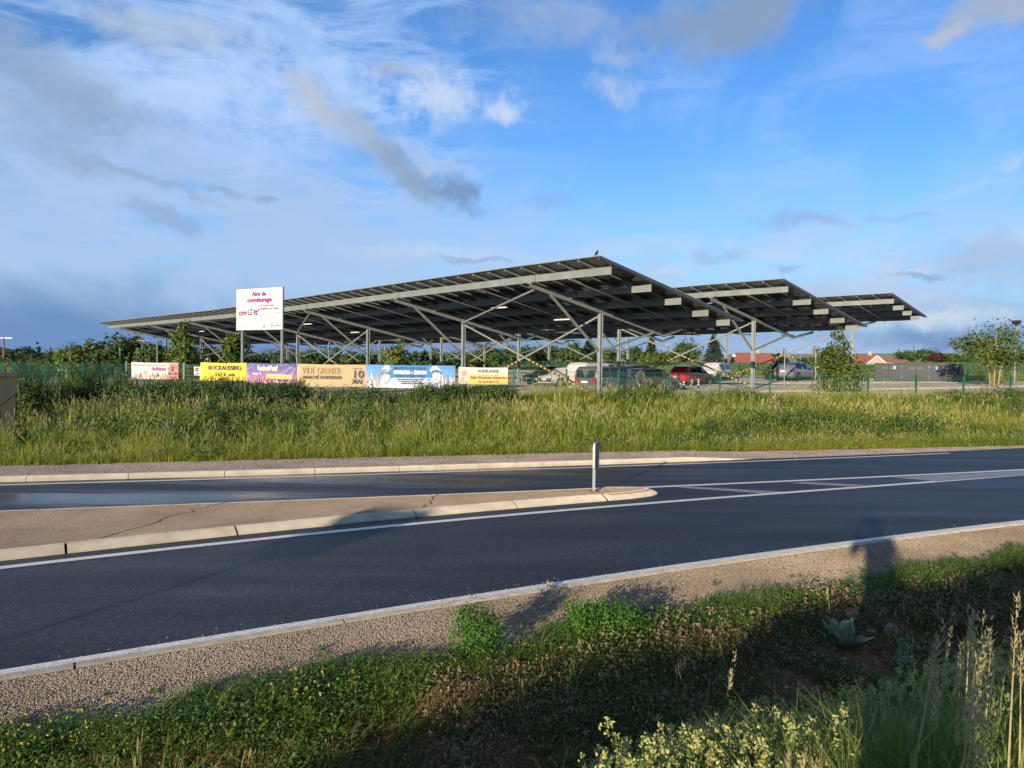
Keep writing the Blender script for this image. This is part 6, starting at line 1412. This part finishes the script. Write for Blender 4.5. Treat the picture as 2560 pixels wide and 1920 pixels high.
bush(735,765,938,31.8,0.7,'narrow leafy shoot climbing the post left of the beige banner','weed',n=900,seed=13,blobs=1)
bush(750,925,962,30.4,1.4,'low tangled weeds under the beige flea market banner','weed',n=4200,seed=7,blobs=5)
bush(915,1050,968,30.6,1.3,'low tangled weeds under the sky blue match banner','weed',n=3200,seed=8,blobs=5)
bush(1040,1165,955,30.6,1.5,'leafy dark bush at the right end of the sky blue match banner',n=6000,seed=9,blobs=5)
bush(1155,1290,963,30.8,1.4,'leafy dark bush under the white and yellow banner',n=5600,seed=10,blobs=5)
bush(1500,1625,972,31.8,1.0,'thin grassy weeds left of the fence post before the bronze grey car','weed',n=1800,seed=11,blobs=4)
# ------------------------------------------------------------------ trees
def tree(px0,px1,top,Y,label,mat,n=2600,leaf=0.5,base=None,trunk=0.18,stems=1,bark='bark',shape='round',seed=0,group=None,cat='tree',name='tree',low=0.12,clump=0.3,limbs=7):
    pm=(px0+px1)/2; x=float(on_y(pm,top,Y)[0]); w=(px1-px0)/FPX*Y; z=float(zt(x,Y)) if base is None else base; h=float(on_y(pm,top,Y)[2])-z
    r=np.random.default_rng(seed+500); b=LB(); bl=[]
    if shape=='round':
        bl=[(0,0,h*(0.56+low*0.2),w*0.40,w*0.38,h*0.36)]
        for i in range(7):
            a=r.uniform(0,6.28); q=r.uniform(0.15,0.36)*w; zz=h*r.uniform(0.32+low,0.80); bl.append((q*math.cos(a),q*math.sin(a),zz,w*r.uniform(0.15,0.26),w*r.uniform(0.15,0.26),h*r.uniform(0.13,0.20)))
        leaf_cloud(b,bl,n,leaf,r,0,clump,n//24)
    elif shape=='broad':
        for i in range(9):
            f=i/8-0.5; bl.append((f*w*0.86,r.normal(0,0.08)*w,h*r.uniform(0.42,0.62)*(1-0.5*f*f),w*0.14,w*0.14,h*r.uniform(0.26,0.36)))
        leaf_cloud(b,bl,n,leaf,r,0,clump,n//24)
    elif shape=='column':
        for i in range(6): f=i/5; bl.append((r.normal(0,0.06)*w,r.normal(0,0.06)*w,h*(low+0.08+(0.84-low)*f),w*(0.46-0.34*f*f),w*(0.44-0.34*f*f),h*0.13))
        leaf_cloud(b,bl,n,leaf,r,0,clump,n//20)
    elif shape=='cone':
        t=r.random(n)**0.75; k=np.round(t*11)/11; rad=w*0.5*(1-k)**0.85*(0.55+0.45*r.random(n)); a=np.round(r.uniform(0,6.283,n)/0.52)*0.52+k*7+r.normal(0,0.10,n); C=np.stack([rad*np.cos(a),rad*np.sin(a),h*(low+(1-low)*k)-rad*0.22+r.normal(0,h*0.012,n)],1)
        D=unit(np.stack([np.cos(a),np.sin(a),np.full(n,-0.35)],1)+r.normal(0,0.3,(n,3))); Nn=unit(r.normal(0,0.5,(n,3))+[0,0,0.8]); L=leaf*r.uniform(0.6,1.2,n); b.quads(rhomb(C,D,Nn,L*1.4,L*0.45))
    root=empty(name,(x,Y,z)); tag(root,label,cat,group); link('crown',b.mesh('crown',[M[mat]]),root)
    s=MB()
    for k in range(stems):
        a=6.283*k/max(1,stems)+0.4; q=0.0 if stems==1 else w*0.05; lean=0.0 if stems==1 else w*0.22
        s.tube([(q*math.cos(a),q*math.sin(a),-0.3),(q*math.cos(a)*1.3+r.normal(0,0.02)*w,q*math.sin(a)*1.3,h*0.25),((q+lean*0.6)*math.cos(a),(q+lean*0.6)*math.sin(a),h*0.55),((q+lean)*math.cos(a),(q+lean)*math.sin(a),h*0.88)],[trunk,trunk*0.8,trunk*0.5,trunk*0.12],7)
    for k in range(limbs):
        a=r.uniform(0,6.28); z0=h*r.uniform(0.28,0.65); q=w*r.uniform(0.22,0.40); s.tube([(0,0,z0),(q*0.5*math.cos(a),q*0.5*math.sin(a),z0+h*0.10),(q*math.cos(a),q*math.sin(a),z0+h*0.20)],[trunk*0.4,trunk*0.25,trunk*0.06],5,False)
    s.build('trunk',M[bark],root); return root
# young trees in the car park
tree(405,502,803,39.0,'young tree with a pointed crown behind the fence, left of the white board','tree_yel',4200,0.17,trunk=0.07,shape='column',seed=1,low=0.16,limbs=12)
tree(548,630,806,38.0,'young multi-stem tree with pale trunks directly behind the white board','tree_yel',1900,0.17,trunk=0.055,stems=4,bark='lightbark',shape='round',seed=2,low=0.30,clump=0.25,limbs=5)
tree(955,1025,846,38.5,'small young tree with drooping leaves above the match banner','tree_yel',1100,0.20,trunk=0.04,shape='column',seed=3,low=0.42,clump=0.3)
tree(2042,2150,826,46.5,'bushy young tree with yellowish leaves at the end of the middle canopy','tree_yel',4600,0.19,trunk=0.07,shape='column',seed=4,low=0.02,limbs=10)
tree(2405,2575,800,50.0,'multi-stem tree with pale trunks right of the bicycle lockers','tree_yel',3600,0.19,trunk=0.042,stems=5,bark='lightbark',shape='round',seed=5,low=0.12,clump=0.20,limbs=8)
tree(1912,1985,886,68.0,'dark shrubby young tree just behind the silver car','tree_dark',1500,0.25,trunk=0.06,shape='column',seed=6,low=0.05)
# far trees, each its own
def ft(*a,**k): return tree(*a,group='trees beyond the field',**k)
ft(1395,1462,858,135,'rounded tree behind the crop left of the dark cedar','tree_mid',1800,0.55,seed=11)
ft(1440,1505,848,142,'dark bluish cedar with layered branches left of the near columns','tree_blue',1500,0.75,shape='cone',seed=12,low=0.05,trunk=0.3)
ft(1500,1560,868,138,'green tree between the dark cedar and the bronze grey car','tree_mid',1500,0.5,seed=13)
ft(1558,1612,866,132,'green tree above the dark blue car roof','tree_mid',1500,0.5,seed=14)
ft(1605,1652,846,150,'tall dark conifer behind the tree over the red car','tree_dark',1200,0.7,shape='cone',seed=15,trunk=0.3)
ft(1590,1680,880,118,'pale green bush-like tree at the field edge above the red car','tree_yel',1700,0.42,seed=16)
ft(1665,1765,855,140,'broad round green tree left of the brown spruce','tree_mid',2600,0.5,seed=17,low=0.0)
ft(1755,1815,838,136,'tall brownish spruce above the white estate car','tree_blue',1900,0.7,shape='cone',seed=18,trunk=0.3,low=0.08)
ft(2000,2062,893,170,'low round copse on the field edge right of the thin power pole','tree_mid',1300,0.5,seed=19,shape='broad',low=0)
ft(2238,2305,878,160,'green tree left of the copper tree above the bicycle lockers','tree_mid',1800,0.5,seed=20)
ft(2292,2350,872,158,'taller green tree directly left of the copper tree','tree_mid',1800,0.5,seed=21)
ft(2322,2364,884,150,'dark red copper beech above the bicycle lockers','tree_copper',1500,0.45,seed=22)
ft(2352,2400,886,165,'greyish green tree right of the copper beech','tree_mid',1300,0.5,seed=23)
ft(2395,2475,890,172,'dark hedge-like tree behind the multi-stem tree','tree_mid',1800,0.5,seed=24,shape='broad')
ft(2470,2600,884,168,'long dark tree clump at the right edge behind the street lamp','tree_dark',2200,0.55,seed=25,shape='broad')
ft(1255,1330,864,132,'rounded tree behind the crop at the middle of the canopy','tree_mid',1800,0.5,seed=26)
ft(1320,1405,862,140,'green tree seen under the canopy right of the white and yellow banner','tree_mid',1900,0.55,seed=27)
ft(1165,1262,866,138,'green tree seen under the canopy behind the yellow banner','tree_mid',1900,0.55,seed=28)
def lt(*a,**k): return tree(*a,group='trees of the left hand wood',**k)
lt(230,352,836,82,'tallest acacia of the wood at the left, its crown feathery','tree_mid',3600,0.42,seed=31,clump=0.22)
lt(330,420,858,80,'rounded tree under the far tip of the nearest canopy','tree_mid',2600,0.40,seed=32)
lt(140,215,862,70,'yellowish climbing tree in front of the wood, over the small shed','tree_yel',2400,0.30,seed=33)
lt(185,262,856,84,'acacia left of the tallest one in the wood','tree_mid',2200,0.42,seed=34)
lt(40,120,886,78,'low yellowish bushes at the near edge of the wood','tree_yel',2000,0.34,seed=35,shape='broad')
lt(110,175,874,88,'low green tree left of the small shed','tree_mid',1700,0.38,seed=36)
lt(-20,48,890,76,'bushy tree at the foot of the brown power pole','tree_yel',1700,0.34,seed=37,shape='broad')
lt(40,82,864,150,'dark round tree on the skyline right of the brown power pole','tree_dark',1400,0.55,seed=38)
lt(84,104,859,160,'small poplar standing up on the skyline at the left','tree_dark',700,0.5,shape='column',seed=39)
lt(410,500,876,92,'dark tree behind the pointed young tree','tree_dark',2200,0.42,seed=40)
lt(495,560,858,112,'dark tree left of the white board under the canopy','tree_dark',2000,0.5,seed=41)
def wood(name,label,spec,mat,n,leaf):
    r=np.random.default_rng(len(name)*7+n); b=LB(); bl=[]
    for px,top,Y in spec:
        x=float(on_y(px,top,Y)[0]); z=float(zt(x,Y)); h=float(on_y(px,top,Y)[2])-z; w=h*r.uniform(0.7,1.0); bl+=[(x,Y+r.normal(0,2),z+h*0.42,w*0.62,w*0.6,h*0.44),(x+r.normal(0,0.3)*w,Y,z+h*0.70,w*0.35,w*0.35,h*0.28)]
    leaf_cloud(b,bl,n,leaf,r,0,0.26,n//22); o=link(name,b.mesh(name,[M[mat]])); tag(o,label,None,None,'stuff')
wood('far_wood','continuous green wood seen under the canopies behind the crop',[(px,random.Random(px).uniform(866,882),random.Random(px+1).uniform(128,150)) for px in range(560,1480,26)],'tree_mid',17000,0.55)
wood('left_wood','dark wood closing the view at the left behind the fence',[(px,random.Random(px).uniform(880,896),random.Random(px+1).uniform(88,104)) for px in range(-60,640,22)],'tree_dark',14000,0.45)
wood('skyline_wood','dark wooded skyline at the far left',[(px,random.Random(px).uniform(872,880),190) for px in range(-80,220,20)],'tree_dark',4500,0.8)
# ------------------------------------------------------------------ behind the camera: what throws the shadows on the road
def back_sign(tipx,tipy,lx,ly,hs,pw,ph_,label,shape='rect'):
    t=on_z(tipx,tipy,0.13); D=np.array([math.sin(SUN_AZ),math.cos(SUN_AZ)]); L=(hs-0.13)/math.tan(SUN_EL); base=t[:2]-D*L; z0=float(zt(base[0],base[1]))
    root=empty('road_sign',(base[0],base[1],min(z0,0.2)),R(-10)); tag(root,label,'road sign'); z0=min(z0,0.2)
    mb=MB(); mb.tube([(0,0,-0.3),(0,0,hs-z0)],0.04,10); mb.build('pole',M['galv'],root)
    mb=MB(); mb.box((0,0.05,hs-z0-ph_/2),(pw,0.03,ph_)); mb.build('sign_panel',M['signback'],root)
    mb=MB(); mb.box((0,0.03,hs-z0-ph_/2),(pw*0.7,0.03,0.06)); mb.build('clamp',M['galv'],root)
back_sign(985,1272,0,0,3.15,0.95,0.62,'road sign on a tall pole behind the viewpoint, its shadow lying across the near lane')
def person():
    g=float(zt(0,-0.42)); root=empty('person',(0,-0.42,g)); tag(root,'person in a dark jacket and jeans standing on the bank holding up a phone','person')
    H=2.52-g; s=H/1.72
    J={'pel':(0,0,0.95),'chest':(0,0.0,1.28),'neck':(0,0.0,1.46),'head':(0,0.03,1.56),'top':(0,0.02,1.70)}
    V=[];E_=[];Rr=[]
    def add(p,r): V.append((p[0]*s,p[1]*s,p[2]*s)); Rr.append(r*s); return len(V)-1
    pel=add((0,0,0.95),0.155); wa=add((0,0,1.10),0.135); ch=add((0,0,1.30),0.155); nk=add((0,0.01,1.455),0.058); hd=add((0,0.03,1.57),0.092); tp=add((0,0.015,1.66),0.075); E_+=[(pel,wa),(wa,ch),(ch,nk),(nk,hd),(hd,tp)]
    ns=add((0,0.125,1.575),0.016); E_.append((hd,ns))
    hands=[]
    for sg in(-1,1):
        hp=add((sg*0.10,0,0.88),0.098); kn=add((sg*0.12,0.02,0.48),0.062); an=add((sg*0.13,-0.01,0.09),0.042); to=add((sg*0.15,0.15,0.035),0.036); E_+=[(pel,hp),(hp,kn),(kn,an),(an,to)]
        sh=add((sg*0.185,0,1.40),0.068); el=add((sg*0.27,0.14,1.20),0.046); wr=add((sg*0.10,0.335,1.46),0.031); pm_=add((sg*0.082,0.365,1.51),0.034); E_+=[(ch,sh),(sh,el),(el,wr),(wr,pm_)]
        for k in range(4):
            a=add((sg*(0.084-0.004*k),0.385,1.515+0.020*k-0.02),0.0095); b_=add((sg*(0.070-0.004*k),0.402,1.520+0.022*k-0.02),0.0085); c=add((sg*(0.045+0.004*k),0.404,1.522+0.022*k-0.02),0.0075); E_+=[(pm_,a),(a,b_),(b_,c)]
        th=add((sg*0.070,0.345,1.535),0.011); t2=add((sg*0.050,0.352,1.556),0.009); E_+=[(pm_,th),(th,t2)]
    me=bpy.data.meshes.new('body'); me.from_pydata(V,E_,[]); o=link('body',me); m=o.modifiers.new('skin','SKIN'); 
    for i,sv in enumerate(me.skin_vertices[0].data): sv.radius=(Rr[i],Rr[i]); sv.use_root=(i==0)
    o.modifiers.new('sub','SUBSURF').levels=2; o.modifiers['sub'].render_levels=2
    dg=bpy.context.evaluated_depsgraph_get(); m2=bpy.data.meshes.new_from_object(o.evaluated_get(dg)); bpy.data.objects.remove(o)
    mats=[plain('skin',(0.45,0.27,0.19),0.6),plain('dark_jacket',(0.03,0.035,0.05),0.8),plain('jeans',(0.05,0.07,0.12),0.85),plain('shoes',(0.04,0.035,0.03),0.7)]
    m2.materials.clear(); [m2.materials.append(q) for q in mats]
    for p in m2.polygons:
        c=p.center/s; p.use_smooth=True; p.material_index=0 if (c.z>1.455 and abs(c.x)<0.2 and (c.y<0.2 or c.y>0.325)) else (1 if c.z>0.92 else (2 if c.z>0.10 else 3))
    link('body',m2,root)
    mb=MB(); r=random.Random(3); c=Vector((0,0.0,1.615))*s
    import bmesh
    bm=bmesh.new(); bmesh.ops.create_icosphere(bm,subdivisions=2,radius=1)
    for v in bm.verts: v.co=Vector((v.co.x*0.098,v.co.y*0.105-0.005,max(v.co.z,-0.45)*0.105))*s*(1+0.04*r.random())
    bmesh.ops.delete(bm,geom=[v for v in bm.verts if v.co.y>0.045*s and v.co.z<0.05*s],context='VERTS'); hm=bpy.data.meshes.new('hair'); bm.to_mesh(hm); bm.free(); hm.materials.append(plain('brown_hair',(0.05,0.03,0.02),0.7)); link('hair',hm,root,c)
    for sg in(-1,1):
        mb=MB(); mb.tube([(sg*0.034*s,0.108*s,1.592*s),(sg*0.034*s,0.118*s,1.592*s)],[0.011*s,0.006*s],8); mb.build('eye',M['white'],root)
        mb=MB(); mb.tube([(sg*0.090*s,0.02*s,1.55*s),(sg*0.102*s,0.012*s,1.575*s),(sg*0.094*s,0.015*s,1.60*s)],[0.012*s,0.017*s,0.010*s],6); mb.build('ear',mats[0],root)
    mb=MB(); mb.box((0,0.112*s,1.535*s),(0.044*s,0.012*s,0.010*s)); mb.build('mouth',plain('lips',(0.35,0.13,0.11),0.6),root)
    ph=empty('phone',(0,-0.045,EYE-0.01)); tag(ph,'dark phone held up in both hands by the person','phone'); mb=MB(); mb.box((0.02,0,-0.0),(0.155,0.008,0.073)); mb.build('case',M['trim'],ph); mb=MB(); mb.box((0.02,-0.0055,0),(0.146,0.002,0.066)); mb.build('screen',M['glass'],ph)
person()
